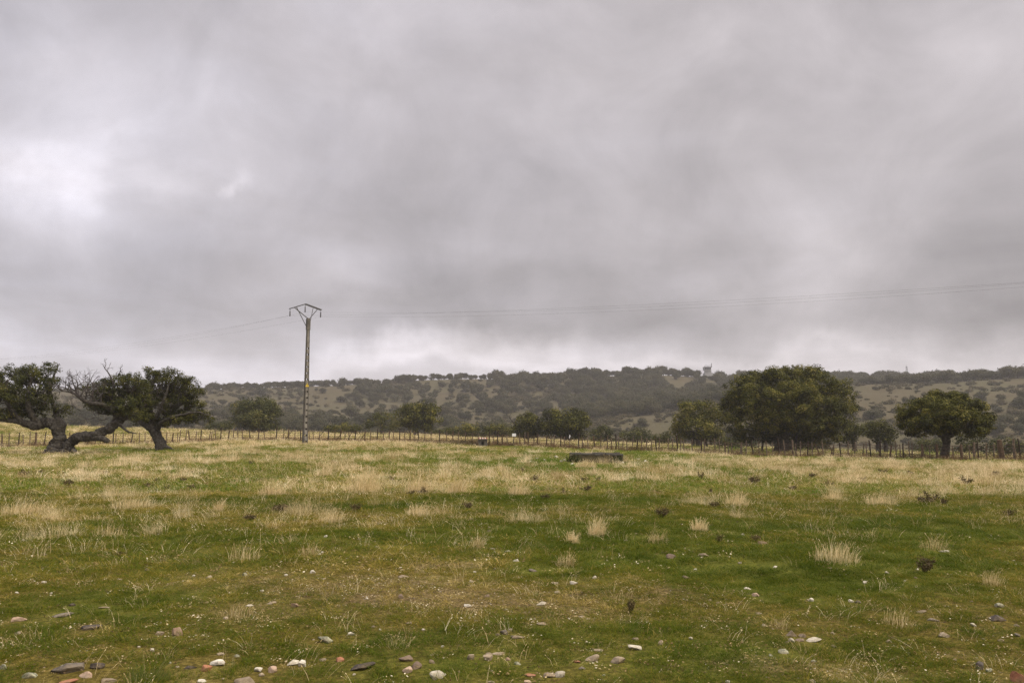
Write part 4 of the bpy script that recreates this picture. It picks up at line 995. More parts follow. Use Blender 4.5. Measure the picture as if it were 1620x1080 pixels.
def wood_cover():
    """the dense wood of the middle hill, the dark valley wood and the scrub: uncountable masses"""
    P, S, Rr, K, Tn = [], [], [], [], []
    def scat(n, p0, p1, y0, y1, dens, smin, smax):
        px = p0 + (p1 - p0) * rng.random(n); y = np.sqrt(y0 * y0 + (y1 * y1 - y0 * y0) * rng.random(n))
        x = (px - 810) / FPX * y / 1.006
        k = rng.random(n) < dens(px, y, x)
        x, y = x[k], y[k]; m = len(x)
        P.append(np.stack([x, y, H(x, y) - .2], 1)); s = smin + (smax - smin) * rng.random(m)
        S.append(np.stack([s, s, s * (.85 + .3 * rng.random(m))], 1)); Rr.append(np.stack([0 * s, 0 * s, rng.random(m) * 6.28], 1))
        K.append(rng.integers(0, 7, m)); Tn.append(rng.random(m))
    sm = lambda v, a, b: np.clip((v - a) / (b - a), 0, 1)
    clump = lambda x, y, sc, sd: sm(fbm(x / sc, y / sc, sd, 3), -.06, .12)
    # middle hill
    scat(1500, 760, 1330, 400, 560, lambda p, y, x: np.clip(sm(p, 760, 900) * (.25 + .75 * sm(y, 430, 520)) * (.3 + .8 * clump(x, y, 60, 5)), 0, 1) * ~((p > 1106) & (p < 1136) & (y > 500)), .6, 1.15)
    scat(700, 900, 1160, 335, 440, lambda p, y, x: .18 + .7 * clump(x, y, 45, 9), .6, 1.0)
    # valley wood in front of the left hill
    scat(1300, -60, 900, 262, 400, lambda p, y, x: np.clip((1 - sm(y, 300, 395)) * (.25 + .7 * clump(x, y, 50, 15)), 0, 1), .5, 1.0)
    # left slope, thin
    scat(260, 560, 900, 400, 545, lambda p, y, x: .15 + .55 * clump(x, y, 55, 19), .5, .95)
    # low growth that knits the left skyline together
    scat(420, 320, 840, 540, 566, lambda p, y, x: .15 + .7 * clump(x, y, 18, 61), .3, .75)
    # right ridge behind the near hill
    scat(1000, 1280, 1700, 440, 560, lambda p, y, x: .3 + .6 * clump(x, y, 60, 25), .7, 1.2)
    # foot of the right hill
    scat(160, 900, 1640, 230, 300, lambda p, y, x: .7 * clump(x, y, 30, 29), .4, .75)
    scatter('oak_wood', np.concatenate(P), np.concatenate(S), np.concatenate(Rr), np.concatenate(K), np.concatenate(Tn), kit_wood, 'dense dark oak wood covering the middle hill and the valley below it')
    P.clear(); S.clear(); Rr.clear(); K.clear(); Tn.clear()
    scat(4200, 860, 1660, 215, 395, lambda p, y, x: (.2 + .8 * clump(x, y, 28, 33)) * np.where(p > 1320, .22 + .6 * (y < 320) + .25 * (p > 1560), 1.0), .4, 1.6)
    scat(4200, -40, 1000, 270, 550, lambda p, y, x: .15 + .7 * clump(x, y, 40, 37), .6, 1.9)
    K2 = np.concatenate(K) % 5
    scatter('hill_scrub', np.concatenate(P), np.concatenate(S), np.concatenate(Rr), K2, np.concatenate(Tn), kit_scrub, 'low grey-brown scrub dotting the hillsides')
wood_cover()
# ------------------------------------------------------------------ the concrete pole
def power_pole():
    y = 67.0
    base = stand(483, y); Ht = 12.05 - base.z * 0
    top_z = W(483, 503, y).z; x0, y0 = base.x, base.y
    rz = R(42)
    root = empty('power_pole', base, 'tall weathered concrete power pole with a V-shaped steel crossarm, standing before the fence', 'pole', None, 0)
    ca, sa = math.cos(rz), math.sin(rz)
    loc = lambda a, b, z: (x0 + a * ca - b * sa, y0 + a * sa + b * ca, z)
    z0 = base.z - .4; Hs = top_z - z0
    # two tapering flanges joined by webs: the windows of the ladder face are real recesses
    sh = MB()
    def slab(a0, a1, b0, b1, t0, t1, sw0, sw1):
        """tapered block: a across the ladder face, b across the plain face; widths scale with height"""
        P = []
        for t, s in ((t0, sw0), (t1, sw1)):
            for a, b in ((a0, b0), (a1, b0), (a1, b1), (a0, b1)): P.append(loc(a * s, b * s, z0 + Hs * t))
        sh.add(P, [(3, 2, 1, 0), (4, 5, 6, 7), (0, 1, 5, 4), (1, 2, 6, 5), (2, 3, 7, 6), (3, 0, 4, 7)])
    sc = lambda t: 1.0 - .42 * t
    A, B = .205, .145
    n = 1
    slab(-A, -A + .10, -B, B, 0, 1, sc(0), sc(1))
    slab(A - .10, A, -B, B, 0, 1, sc(0), sc(1))
    step = .52 / Hs; t = .02
    web = MB(); keep = sh
    while t < .80:
        t1 = t + step * .70
        sh = web
        slab(-A + .098, A - .098, -B * .86, B * .86, t, t1, sc(t), sc(t1)); t += step
    slab(-A + .098, A - .098, -B * .86, B * .86, .80, 1.0, sc(.80), sc(1.0))
    sh = keep
    sh.build('shaft', M['concrete'], root)
    web.build('ladder_web', M['ladder'], root)
    # top collar
    cl = MB(); zc = W(483, 513, y).z
    cl.box((x0, y0, zc), (.30, .25, .95), rz); cl.build('collar', M['concrete'], root)
    # crossarm: chevron roof + two pairs of legs
    ax = np.array([.76, .65, 0.0]); bx = np.array([-.65, .76, 0.0]); o0 = np.array([x0, y0, 0])
    def arm_at(px, py):          # point in the crossarm's own vertical plane under a photo pixel
        d = np.array(W(px, py, 1.0)) - np.array([0, 0, EYE]); e = np.array([0, 0, EYE])
        nn = np.array([bx[0], bx[1], 0]); s = np.dot(o0 - e, nn) / np.dot(d, nn); return e + d * s
    ca_ = MB(); br = MB()
    Lp, Cp, Rp = arm_at(459, 488), arm_at(483, 481), arm_at(507.5, 490)
    def bar(mb, a, b, w=.07):
        a = np.array(a); b = np.array(b); mb.tube([a, (a + b) / 2, b], [w * .46] * 3, 4)
    off = bx * .13
    for s in (-1, 1):
        bar(ca_, Lp + off * s, arm_at(482, 481.2) + off * s, .085); bar(ca_, arm_at(484, 481.2) + off * s, Rp + off * s, .085)
    for px, py in ((466, 486), (476, 483), (492, 484), (501, 487.5)):
        bar(ca_, arm_at(px, py) - off, arm_at(px, py) + off, .05)
    bar(ca_, Lp - off * 1.2, Lp + off * 1.2, .09); bar(ca_, Rp - off * 1.2, Rp + off * 1.2, .09); bar(ca_, Cp - off * 1.2, Cp + off * 1.2, .1)
    pole_pt = lambda px, py, dx, s: np.array([x0, y0, W(px, py, y).z]) + ax * dx + bx * s * .06
    for s in (-1, 1):
        if s < 0:
            bar(br, arm_at(464.5, 486.5) + off * s, pole_pt(482, 504, -.07, s), .08); bar(br, arm_at(502, 488.5) + off * s, pole_pt(485, 504, .07, s), .065)
        else:
            bar(br, arm_at(470, 485) + off * s, pole_pt(481, 516, -.15, s), .065); bar(br, arm_at(496.5, 487) + off * s, pole_pt(486.5, 514, .15, s), .05)
    ca_.build('crossarm', M['steel'], root); br.build('brace', M['steel'], root)
    ends = []
    for P, drop in ((Lp, 11.5), (Cp, 12.5), (Rp, 11.5)):
        ln = drop * y / FPX
        ins = MB(); P = np.array(P)
        ins.tube([P, P - [0, 0, ln * .5], P - [0, 0, ln]], [.018] * 3, 6)
        for k in range(4):
            zc = P[2] - ln * (.42 + .15 * k)
            ins.tube([(P[0], P[1], zc + .05), (P[0], P[1], zc + .02), (P[0], P[1], zc - .03)], [.02, .055, .05], 10)
        ins.tube([(P[0], P[1], P[2] - ln - .03), (P[0], P[1], P[2] - ln), (P[0], P[1], P[2] - ln + .06)], [.05] * 3, 6)
        ins.build('insulator', M['insul'], root); ends.append(P - [0, 0, ln])
    # yellow danger triangle on the ladder face
    nrm = np.array([sa, -ca, 0.0]); tx = np.array([ca, sa, 0.0])
    zt = W(485, 609, y).z; tt = (zt - z0) / Hs
    c0 = np.array([x0, y0, zt]) + nrm * (B * sc(tt) + .012)
    sg = MB(); bl = MB()
    tri = lambda s, o: [c0 + nrm * o + tx * a * s + np.array([0, 0, b * s]) for a, b in ((-.5, -.4), (.5, -.4), (0, .5))]
    sg.add(np.array(tri(.34, 0) + tri(.34, .008)), [(2, 1, 0, 0), (3, 4, 5, 5), (0, 1, 4, 3), (1, 2, 5, 4), (2, 0, 3, 5)])
    zz = [(-.02, .12), (.05, .12), (.01, .02), (.05, .02), (-.03, -.13), (-.01, -.02), (-.05, -.02)]
    bl.add(np.array([c0 + nrm * .011 + tx * a * .8 + np.array([0, 0, b - .02]) * np.array([0, 0, .8]) for a, b in zz]), [(0, 2, 6, 6), (0, 1, 2, 2), (2, 3, 5, 5), (5, 3, 4, 4), (2, 5, 6, 6)])
    s_ = sg.build('warning_sign', M['yellow'], root); bl.build('bolt_symbol', M['black'], s_)
    return ends
ENDS = power_pole()

def cables(ends):
    ld = np.array([.85, -.53])                           # the line comes from far left to near right
    rows_r = [[(700, 492), (900, 488.5), (1100, 479.5), (1300, 466), (1620, 446)], [(700, 494), (900, 491), (1100, 482), (1300, 468.5), (1620, 449)], [(680, 501), (900, 496.5), (1100, 487), (1300, 474), (1620, 455)]]
    rows_l = [[(400, 512), (300, 529), (150, 551), (60, 562), (0, 568)], [(400, 516), (300, 532), (150, 553), (60, 563.5), (0, 569)], [(400, 523), (300, 538), (150, 556), (60, 566), (0, 571)]]
    lab = ['thin power cable hanging from the left insulator of the pole', 'thin power cable hanging from the centre insulator of the pole', 'thin power cable hanging from the right insulator of the pole, lowest of the three']
    for k in range(3):
        e = ends[k]
        def on_plane(px, py):
            d = np.array(W(px, py, 1.0)) - np.array([0, 0, EYE]); o = np.array([0, 0, EYE]); nn = np.array([-ld[1], ld[0], 0])
            s = np.dot(e - o, nn) / np.dot(d, nn); p = o + d * s
            return np.dot(p[:2] - e[:2], ld), p[2]
        pts = []
        for side, rows in ((1, rows_r[k]), (-1, rows_l[k])):
            st = np.array([on_plane(*q) for q in rows]); st = np.vstack([[0, e[2]], st])
            wgt = np.ones(len(st)); wgt[0] = 50
            cf = np.polyfit(st[:, 0], st[:, 1], 2, w=wgt)
            ts = np.linspace(0, st[-1, 0] * 1.25, 40)
            if side < 0: ts = ts[::-1][:-1]
            seg = [(e[0] + ld[0] * t, e[1] + ld[1] * t, np.polyval(cf, t)) for t in ts]
            if side < 0: pts = seg + pts
            else: pts = pts + seg
        mb = MB(); mb.tube(pts, [.0038] * len(pts), 5)
        tag(mb.build('power_cable', M['cable'], loc=e), lab[k], 'cable')
cables(ENDS)

# ------------------------------------------------------------------ the wire fence, in three runs
FY = ([-60, 0, 200, 344, 483, 600, 700, 840, 1000, 1240, 1500, 1620, 1700], [70, 70, 74, 76, 78, 77, 75, 72, 67, 62, 55, 50.5, 48])
def fence_pt(px): return stand(px, float(np.interp(px, FY[0], FY[1])))
POSTS = [  # photo column, kind: d dark iron, w wood, p pale stake, T thick wood; lean in pixels at the top
 (-14, 'w', 0), (-5, 'p', 0), (5, 'w', -2), (16, 'p', -2), (31, 'd', 0), (39, 'p', -1), (49, 'p', 1), (58, 'T', 0), (71, 'd', 0), (84, 'p', 0), (100, 'p', 1), (113, 'w', 0), (126, 'p', -1), (140, 'p', 0), (152, 'd', 0), (166, 'p', 1), (180, 'd', 0), (184, 'p', 0), (196, 'p', -1), (208, 'd', 0), (222, 'p', 0), (231, 'p', -1), (242, 'p', 0), (255, 'w', 0), (264, 'p', 0), (273, 'w', 1), (282, 'p', -1), (285, 'p', 0), (294, 'p', 1), (301, 'w', -3), (310, 'p', 0), (318, 'd', 0), (331, 'p', 1), (335, 'p', 0), (342, 'p', 0), (349, 'd', 0), (361, 'w', 1), (369, 'p', 0), (377, 'p', 0), (385, 'p', -1), (396, 'd', 0), (409, 'w', 0), (420, 'p', 0), (437, 'd', 0), (449, 'p', 1), (457, 'w', 1), (467, 'p', 0), (476, 'd', 0),
 (490, 'p', 0), (497, 'p', 0), (505, 'p', 1), (520, 'd', 0), (530, 'p', 0), (538, 'w', 1), (546, 'p', 0), (553, 'p', 0), (562, 'd', 0), (577, 'w', 1), (587, 'p', 0), (597, 'd', 0), (606, 'p', 0), (615, 'w', 1), (623, 'p', 0), (632, 'd', 0), (641, 'p', 0), (649, 'w', 0), (655, 'p', 1), (662, 'd', 0), (672, 'p', 0), (682, 'p', 0), (695, 'd', 0), (706, 'p', 0), (716, 'w', 0), (725, 'p', 1), (737, 'p', 0), (748, 'p', 0), (756, 'p', 0), (774, 'd', 0), (780, 'p', 0), (787, 'd', 0), (795, 'w', 0), (803, 'p', 0), (822, 'p', 0), (829, 'p', 1), (836, 'w', 0), (845, 'p', 0), (850, 'w', 0), (863, 'w', 1), (872, 'p', 0), (877, 'p', 0), (887, 'd', 0), (893, 'p', 0),
 (914, 'd', 0), (921, 'p', 0), (930, 'p', 0), (941, 'w', -1), (950, 'p', 0), (960, 'p', 1), (968, 'p', 0), (974, 'd', 0), (979, 'p', 0), (984, 'p', 2), (991, 'p', 0), (999, 'p', 0), (1006, 'd', 0), (1015, 'p', 0), (1022, 'p', 0), (1030, 'p', 0), (1038, 'd', 0), (1042, 'p', 0), (1056, 'p', 0), (1063, 'p', 1), (1071, 'd', 0), (1076, 'p', 0), (1081, 'p', 0), (1093, 'p', 0), (1109, 'd', 0), (1113, 'p', 1), (1131, 'p', 0), (1137, 'p', 0), (1146, 'w', 0), (1151, 'p', 1), (1157, 'p', 0), (1171, 'P', 0), (1179, 'p', 0), (1190, 'd', 0), (1200, 'p', 0), (1212, 'p', 0), (1221, 'p', 0), (1232, 'd', 0), (1241, 'p', 0), (1253, 'P', 0), (1258, 'p', 0), (1265, 'p', 0), (1276, 'd', 0), (1284, 'p', 0), (1301, 'p', 0), (1316, 'p', 1), (1328, 'd', 0), (1339, 'p', 0), (1350, 'p', 0), (1363, 'p', 0), (1369, 'p', 1), (1376, 'd', 0), (1390, 'd', 1), (1405, 'w', 3), (1416, 'p', -1), (1423, 'p', 1), (1427, 'd', 0), (1437, 'p', 0), (1441, 'p', 0), (1458, 'T', 0), (1469, 'p', 0), (1480, 'T', -1), (1506, 'p', 0), (1519, 'T', 1), (1532, 'p', 0), (1538, 'P', 0), (1546, 'd', 0), (1558, 'p', 0), (1570, 'p', 0), (1582, 'B', 0), (1600, 'p', 0), (1603, 'P', 0), (1612, 'd', 0), (1624, 'p', 0), (1636, 'T', 0)]
STRUT = [(450, 12, 's'), (500, 11, 's'), (530, 12, 's'), (548, 9, 's'), (568, 11, 's'), (1297, -9, 's'), (1310, 8, 's'), (1318, -7, 's')]
KIND = {'d': (.052, 1.28, 'postdark'), 'w': (.06, 1.18, 'postwood'), 'p': (.043, 1.16, 'postpale'), 'T': (.095, 1.26, 'postwood'), 'P': (.08, 1.28, 'postpale'), 'B': (.17, 1.5, 'postwood')}

def post_mesh(p, kind, lean, rough=.18):
    r, h, mt = KIND[kind]
    h *= .86 + .28 * rng.random()
    s = p.y / FPX
    top = Vector((p.x + lean * s + rng.normal() * .06, p.y + rng.normal() * .05, p.z + h))
    mb = MB()
    pts = [Vector((p.x, p.y, p.z - .25)), p.lerp(top, .35) + Vector((rng.normal() * .012, 0, 0)), p.lerp(top, .7) + Vector((rng.normal() * .012, 0, 0)), top]
    mb.tube(pts, [r * 1.05, r, r * .95, r * .85], 4 if kind == 'd' else 7, rough, int(rng.integers(0, 500)))
    return mb, mt, top

def fence_run(x0, x1, label):
    base = fence_pt((x0 + x1) / 2)
    root = empty('wire_fence', base, label, 'fence', 'runs of the pasture fence')
    run = [q for q in POSTS if x0 <= q[0] < x1]
    for px, k, lean in run:
        mb, mt, top = post_mesh(fence_pt(px), k, lean)
        mb.build('post', M[mt], root)
    for px, dx, k in STRUT:
        if x0 <= px < x1:
            a = fence_pt(px); b = fence_pt(px + dx); mb = MB()
            mb.tube([(a.x, a.y, a.z - .15), ((a.x + b.x) / 2, (a.y + b.y) / 2 - .05, a.z + .5), (b.x, b.y, b.z + 1.0)], [.04, .038, .03], 6, .15)
            mb.build('strut', M['postwood'], root)
    xs = [q[0] for q in run] + [min([q[0] for q in POSTS if q[0] >= x1], default=x1)]
    for hgt in (.18, .40, .62, .84, 1.02):
        mb = MB(); pts = []
        for a, b in zip(xs[:-1], xs[1:]):
            A_, B_ = fence_pt(a), fence_pt(b)
            for t in (0, .5):
                p = A_.lerp(B_, t); pts.append((p.x, p.y - .03, p.z + hgt + rng.normal() * .015 - (.03 if t else 0)))
        mb.tube(pts, [.012] * len(pts), 4)
        mb.build('wire', M['wire'], root)
    # thin vertical stays of the stock netting
    mb = MB()
    for a, b in zip(xs[:-1], xs[1:]):
        A_, B_ = fence_pt(a), fence_pt(b)
        n = max(1, int((B_ - A_).length / .45))
        for k in range(1, n):
            p = A_.lerp(B_, k / n); mb.tube([(p.x, p.y - .03, p.z + .12), (p.x, p.y - .03, p.z + .5), (p.x, p.y - .03, p.z + 1.0)], [.009] * 3, 3, cap=False)
    mb.build('netting', M['wire'], root)
fence_run(-20, 483, 'wire fence of thin mixed posts from the left edge to the pole')
fence_run(483, 905, 'wire fence of thin posts with slanting struts from the pole past the white sign')
fence_run(905, 1640, 'wire fence of mixed posts passing under the largest oak to the right edge')

# white plate on a leaning dark post
def sign():
    p = stand(811, 72.2); r = empty('warning_plate', p, 'small white metal plate on a leaning dark post in the fence', 'sign')
    s = p.y / FPX; mb = MB()
    top = Vector((p.x + 2.6 * s, p.y, p.z + 16 * s))
    mb.tube([Vector((p.x, p.y, p.z - .2)), p.lerp(top, .5), top], [.05, .045, .04], 5, .1); mb.build('post', M['postdark'], r)
    c = Vector((top.x - .02, top.y - .06, top.z + .13)); pl = MB()
    pl.box(c, (.36, .012, .26), R(8)); pl.build('plate', M['white'], r)
    sc_ = MB()
    for dx, dz in ((-.14, .09), (.14, .09), (-.14, -.09), (.14, -.09)): sc_.box((c.x + dx, c.y - .009 + dx * .14, c.z + dz), (.02, .008, .02), R(8))
    sc_.build('screw', M['steel'], r)
sign()
def capped():
    p = stand(901, 69.9); r = empty('fence_stake', p, 'thin fence stake with a small white cap, left of the trough', 'stake')
    s = p.y / FPX; mb = MB(); top = Vector((p.x, p.y, p.z + 17 * s))
    mb.tube([Vector((p.x, p.y, p.z - .2)), p.lerp(top, .5), top], [.035, .032, .03], 6, .1); mb.build('post', M['postpale'], r)
    cp = MB(); cp.tube([top + Vector((-.01, 0, -.02)), top + Vector((0, 0, .1)), top + Vector((.03, 0, .2)), top + Vector((.0, 0, .27))], [.03, .05, .045, .015], 8, .1); cp.build('cap', M['white'], r, True)
capped()

STONES = globals()['STONES']
# concrete hut with a red and white tiled top
def hut():
    y = 72.6; p = stand(764, y); s = y / FPX
    r = empty('pump_hut', p, 'tiny concrete hut with a dark doorway and a red and white topping, at the fence', 'hut')
    w_, h_, d_ = 13.5 * s, 9.6 * s, .7
    STONES.append((p.x, y - 1.2, 1.1)); STONES.append((p.x, y - .2, .8))
    wl = MB(); t = .10; ow = 4.2 * s
    side = (w_ - ow) / 2
    for sg in (-1, 1): wl.box((p.x + sg * (ow / 2 + side / 2), p.y, p.z + h_ / 2 - .15), (side, d_, h_ + .3))
    wl.box((p.x, p.y, p.z + h_ - .075), (ow + .01, d_ - .02, .15)); wl.box((p.x, p.y + d_ / 2 - .06, p.z + h_ / 2 - .17), (ow + .01, .1, h_ + .2))
    wl.box((p.x, p.y - .02, p.z + .05), (ow + .01, d_ - .16, .16))
    wl.build('wall', M['concrete'], r)
    sl_ = MB(); sl_.box((p.x, p.y, p.z + h_ + .0335), (w_ + .1, d_ + .12, .06)); sl_.build('roof_slab', M['concrete'], r)
    n = 7
    for k in range(n):
        tl = MB(); xx = p.x - w_ / 2 + (k + .5) * w_ / n
        tl.tube([(xx, p.y - d_ / 2 - .07, p.z + h_ + .14), (xx, p.y, p.z + h_ + .16), (xx, p.y + d_ / 2 + .07, p.z + h_ + .14)], [w_ / n * .42] * 3, 8)
        tl.build('roof_tile', M['white'] if k % 2 else M['brickred'], r, True)
hut()

# long stone trough
def trough():
    c = hit(943, 730, 30, 60); y = c.y; s = y / FPX
    r = empty('stone_trough', c, 'long low mossy stone water trough lying in the pasture before the fence', 'trough')
    L_, d_, h_ = 80 * s, 1.05, .35
    for k in range(-2, 3): STONES.append((c.x + k * .6, y - 1.3, .85))
    x = c.x; z = c.z
    wl = MB()
    def wall(cx, cy, sx, sy):
        n = max(2, int(max(sx, sy) / .25)); along = sx > sy
        # lumpy masonry: a subdivided block pushed about by noise
        bm = bmesh.new(); bmesh.ops.create_cube(bm, size=1)
        bmesh.ops.subdivide_edges(bm, edges=[e for e in bm.edges], cuts=5, use_grid_fill=True)
        V = np.array([v.co[:] for v in bm.verts]); F = [[v.index for v in f.verts] for f in bm.faces]; bm.free()
        V = V * [sx, sy, h_ + .25] + [cx, cy, z + h_ / 2 - .125]
        V[:, 2] += fbm(V[:, 0] * 2.5, V[:, 1] * 2.5, 5, 3) * .09 * (V[:, 2] > z + .2)
        V[:, 1] += fbm(V[:, 0] * 3, V[:, 2] * 4, 9, 3) * .07; V[:, 0] += fbm(V[:, 1] * 3 + 9, V[:, 2] * 4, 11, 3) * .05
        wl.add(V, F)
    wall(x, y - d_ / 2, L_, .2); wall(x, y + d_ / 2, L_, .2); wall(x - L_ / 2 + .11, y, .2, d_ - .21); wall(x + L_ / 2 - .11, y, .2, d_ - .21)
    wl.build('wall', M['trough'], r)
    cp = MB()
    nb = 9
    for k in range(nb):
        w1 = L_ / nb
        for sy in (-1, 1):
            cp.box((x - L_ / 2 + (k + .5) * w1, y + sy * d_ / 2, z + h_ + .045 + rng.normal() * .018), (w1 * (.88 + .10 * rng.random()), .24 + .05 * rng.random(), .06 + .03 * rng.random()), rng.normal() * .05)
    cp.build('coping', M['concrete'], r)
    wt = MB(); wt.box((x, y, z + h_ - .16), (L_ - .4, d_ - .3, .04)); wt.build('water', M['water'], r)
trough()

def weed_clump(px, py, wpx, hpx, y, label, mat='greenweed', n=420, leaf=.07, name='weed_clump', group=None, tint=.45, cat='weeds', stems=8):
    p = stand(px, y); s = y / FPX
    r = empty(name, p, label, cat, group)
    rx, rz = wpx * s / 2, hpx * s
    mb = MB(); d = rng.normal(size=(n, 3)); d /= np.linalg.norm(d, axis=1)[:, None]; d[:, 2] = np.abs(d[:, 2])
    q = rng.random(n)[:, None] ** .45
    P = np.array(p) + d * q * [rx, rx * .8, rz] * (1 + .25 * rng.normal(size=(n, 1)))
    P[:, 2] = np.maximum(P[:, 2], p.z + .01)
    mb.leaves(P, rng.normal(size=(n, 3)) + [0, 0, .6], leaf * (.6 + .8 * rng.random(n)), .45, np.clip(tint + rng.normal(size=n) * .25, 0, 1))
    mb.build('leaves', M[mat], r)
    st = MB()
    for k in range(stems):
        a = rng.random() * 6.28; q = rng.random() * .8
        tp = np.array(p) + [math.cos(a) * rx * q, math.sin(a) * rx * q * .8, rz * (.7 + .4 * rng.random())]
        limb(st, [np.array(p) + [0, 0, -.03], (np.array(p) + tp) / 2 + rng.normal(size=3) * .03, tp], .012, .005, 4, 3)
    st.build('stem', M['thistle'], r)
TY = hit(943, 730, 30, 60).y
weed_clump(908, 722, 22, 10, TY - .7, 'dark green weeds grown over the left end of the stone trough', n=900, leaf=.09)
weed_clump(976, 722, 22, 9, TY - .7, 'dark green weeds grown over the right end of the stone trough', n=900, leaf=.09)
weed_clump(729, 694, 66, 9, 73.6, 'long reddish-brown bramble heap along the fence left of the concrete hut', 'thistle', 2600, .12, 'bramble', None, .6, 'bramble', 26)
weed_clump(676, 697, 46, 6, 74.2, 'low brown bramble heap at the fence right of the struts', 'thistle', 1300, .11, 'bramble', None, .7, 'bramble', 20)
weed_clump(748, 690, 20, 9, 74.6, 'rounded dry bush in the bramble heap beside the concrete hut', 'thistle', 700, .12, 'dry_bush', None, .75, 'bush', 14)
weed_clump(1365, 713, 60, 3, 57.8, 'dark dead brush lying along the fence right of the largest oak', 'thistle', 900, .09, 'dead_brush', None, .5, 'brush', 16)

# rusty weeds along the whole fence foot
def fence_weeds():
    px = -40 + 1700 * rng.random(4200); n = len(px)
    y = np.interp(px, FY[0], FY[1]) + rng.normal(size=n) * .7 + .5
    keep = rng.random(n) < np.interp(px, [0, 450, 520, 700, 900, 1100, 1640], [.35, .5, .9, .95, .8, .45, .4])
    keep &= ~((px > 753) & (px < 776) & (y < 73.5))
    px, y = px[keep], y[keep]; n = len(px); x = (px - 810) / FPX * y / 1.006
    s = .10 + .14 * rng.random(n); h = (.14 + .3 * rng.random(n) ** 2)
    kw = kit('weed_kit', [blade_clump(26, 1.0, 1.5, .09, .5, 0, (0, 0), .9).mesh('rusty_weed', M['weed']) for _ in range(4)])
    scatter('fence_weeds', np.stack([x, y, H(x, y)], 1), np.stack([s, s, h], 1), np.stack([rng.normal(size=n) * .12, rng.normal(size=n) * .12, rng.random(n) * 6.28], 1), rng.integers(0, 4, n), np.clip(.5 + rng.normal(size=n) * .25, 0, 1), kw, 'rusty dry weeds growing thickly along the foot of the fence')
fence_weeds()

# hilltop building and mast
def hilltop_house():
    y = 552.0; p = stand(1121, y); s = y / FPX * .8
    zb = W(1121, 590, y).z; zt = W(1121, 581, y).z
    r = empty('lookout_building', (p.x, y, p.z), 'pale flat-roofed building with a mast on the skyline left of the largest oak', 'building')
    w_ = 13 * s; z0 = p.z - 1; hb_ = zb - z0
    wl = MB(); wl.box((p.x + .6, y, z0 + hb_ / 2), (w_ * 1.25, 6, hb_)); wl.build('wall', M['whitewash'], r)
    up = MB(); hu = (zt - zb)
    up.box((p.x, y, zb + hu * .74), (w_ * .96, 5.5, hu * .5)); up.build('upper_storey', M['whitewash'], r)
    for k in range(4):
        pl = MB(); pl.box((p.x - w_ * .45 + k * w_ * .3, y - 2.5, zb + hu * .245), (.45, .45, hu * .48)); pl.build('pillar', M['whitewash'], r)
    core = MB(); core.box((p.x + w_ * .08, y + .6, zb + hu * .245), (w_ * .8, 3.6, hu * .485)); core.build('stairwell', M['whitewash'], r)
    for k in range(4):
        wn = MB(); wn.box((p.x - w_ * .36 + k * w_ * .24, y - 2.76, zb + hu * .76), (1.0, .06, hu * .26)); wn.build('window', M['glass'], r)
    rf = MB(); rf.box((p.x, y, zb + hu * 1.02), (w_ * 1.02, 5.9, .3)); rf.build('roof', M['concrete'], r)
    rl = MB()
    for k in range(6): rl.box((p.x - w_ * .5 + k * w_ * .2, y - 2.9, zb + hu * 1.02 + .6), (.12, .12, .9))
    rl.box((p.x, y - 2.9, zb + hu * 1.02 + 1.1), (w_ * 1.05, .12, .14)); rl.build('railing', M['steel'], r)
    ms = MB(); mx = W(1125.5, 574, y)
    ms.tube([(mx.x, y, zb + hu), (mx.x, y, (zb + hu + mx.z) / 2), (mx.x, y, mx.z)], [.22, .18, .12], 6); ms.box((mx.x, y, mx.z - .7), (1.1, .1, .12)); ms.build('mast', M['steel'], r)
hilltop_house()
def radio_mast():
    y = 560.0; p = stand(1439, y); tp = W(1439.5, 579.5, y)
    r = empty('radio_mast', p, 'thin lattice radio mast poking above the right skyline trees', 'mast')
    mb = MB(); w0, w1 = 1.0, .35
    n = 9
    for sx, sy in ((-1, -1), (1, -1), (0, 1)):
        mb.tube([(p.x + sx * w0, y + sy * w0, p.z - .5), (p.x + sx * (w0 + w1) / 2, y + sy * (w0 + w1) / 2, (p.z + tp.z) / 2), (p.x + sx * w1, y + sy * w1, tp.z)], [.13] * 3, 5)
    for k in range(n):
        t0, t1 = k / n, (k + 1) / n
        f = lambda sx, sy, t: (p.x + sx * (w0 + (w1 - w0) * t), y + sy * (w0 + (w1 - w0) * t), p.z + (tp.z - p.z) * t)
        for (a, b) in (((-1, -1), (1, -1)), ((1, -1), (0, 1)), ((0, 1), (-1, -1))):
            A_, B_ = f(*a, t0), f(*b, t1); mb.tube([A_, ((A_[0] + B_[0]) / 2, (A_[1] + B_[1]) / 2, (A_[2] + B_[2]) / 2), B_], [.07] * 3, 4)
    mb.build('lattice', M['steel'], r)
    a = MB(); a.tube([(p.x, y, tp.z - .6), (p.x, y, tp.z), (p.x, y, tp.z + 1.2)], [.08, .07, .05], 5); a.build('aerial', M['steel'], r)
radio_mast()
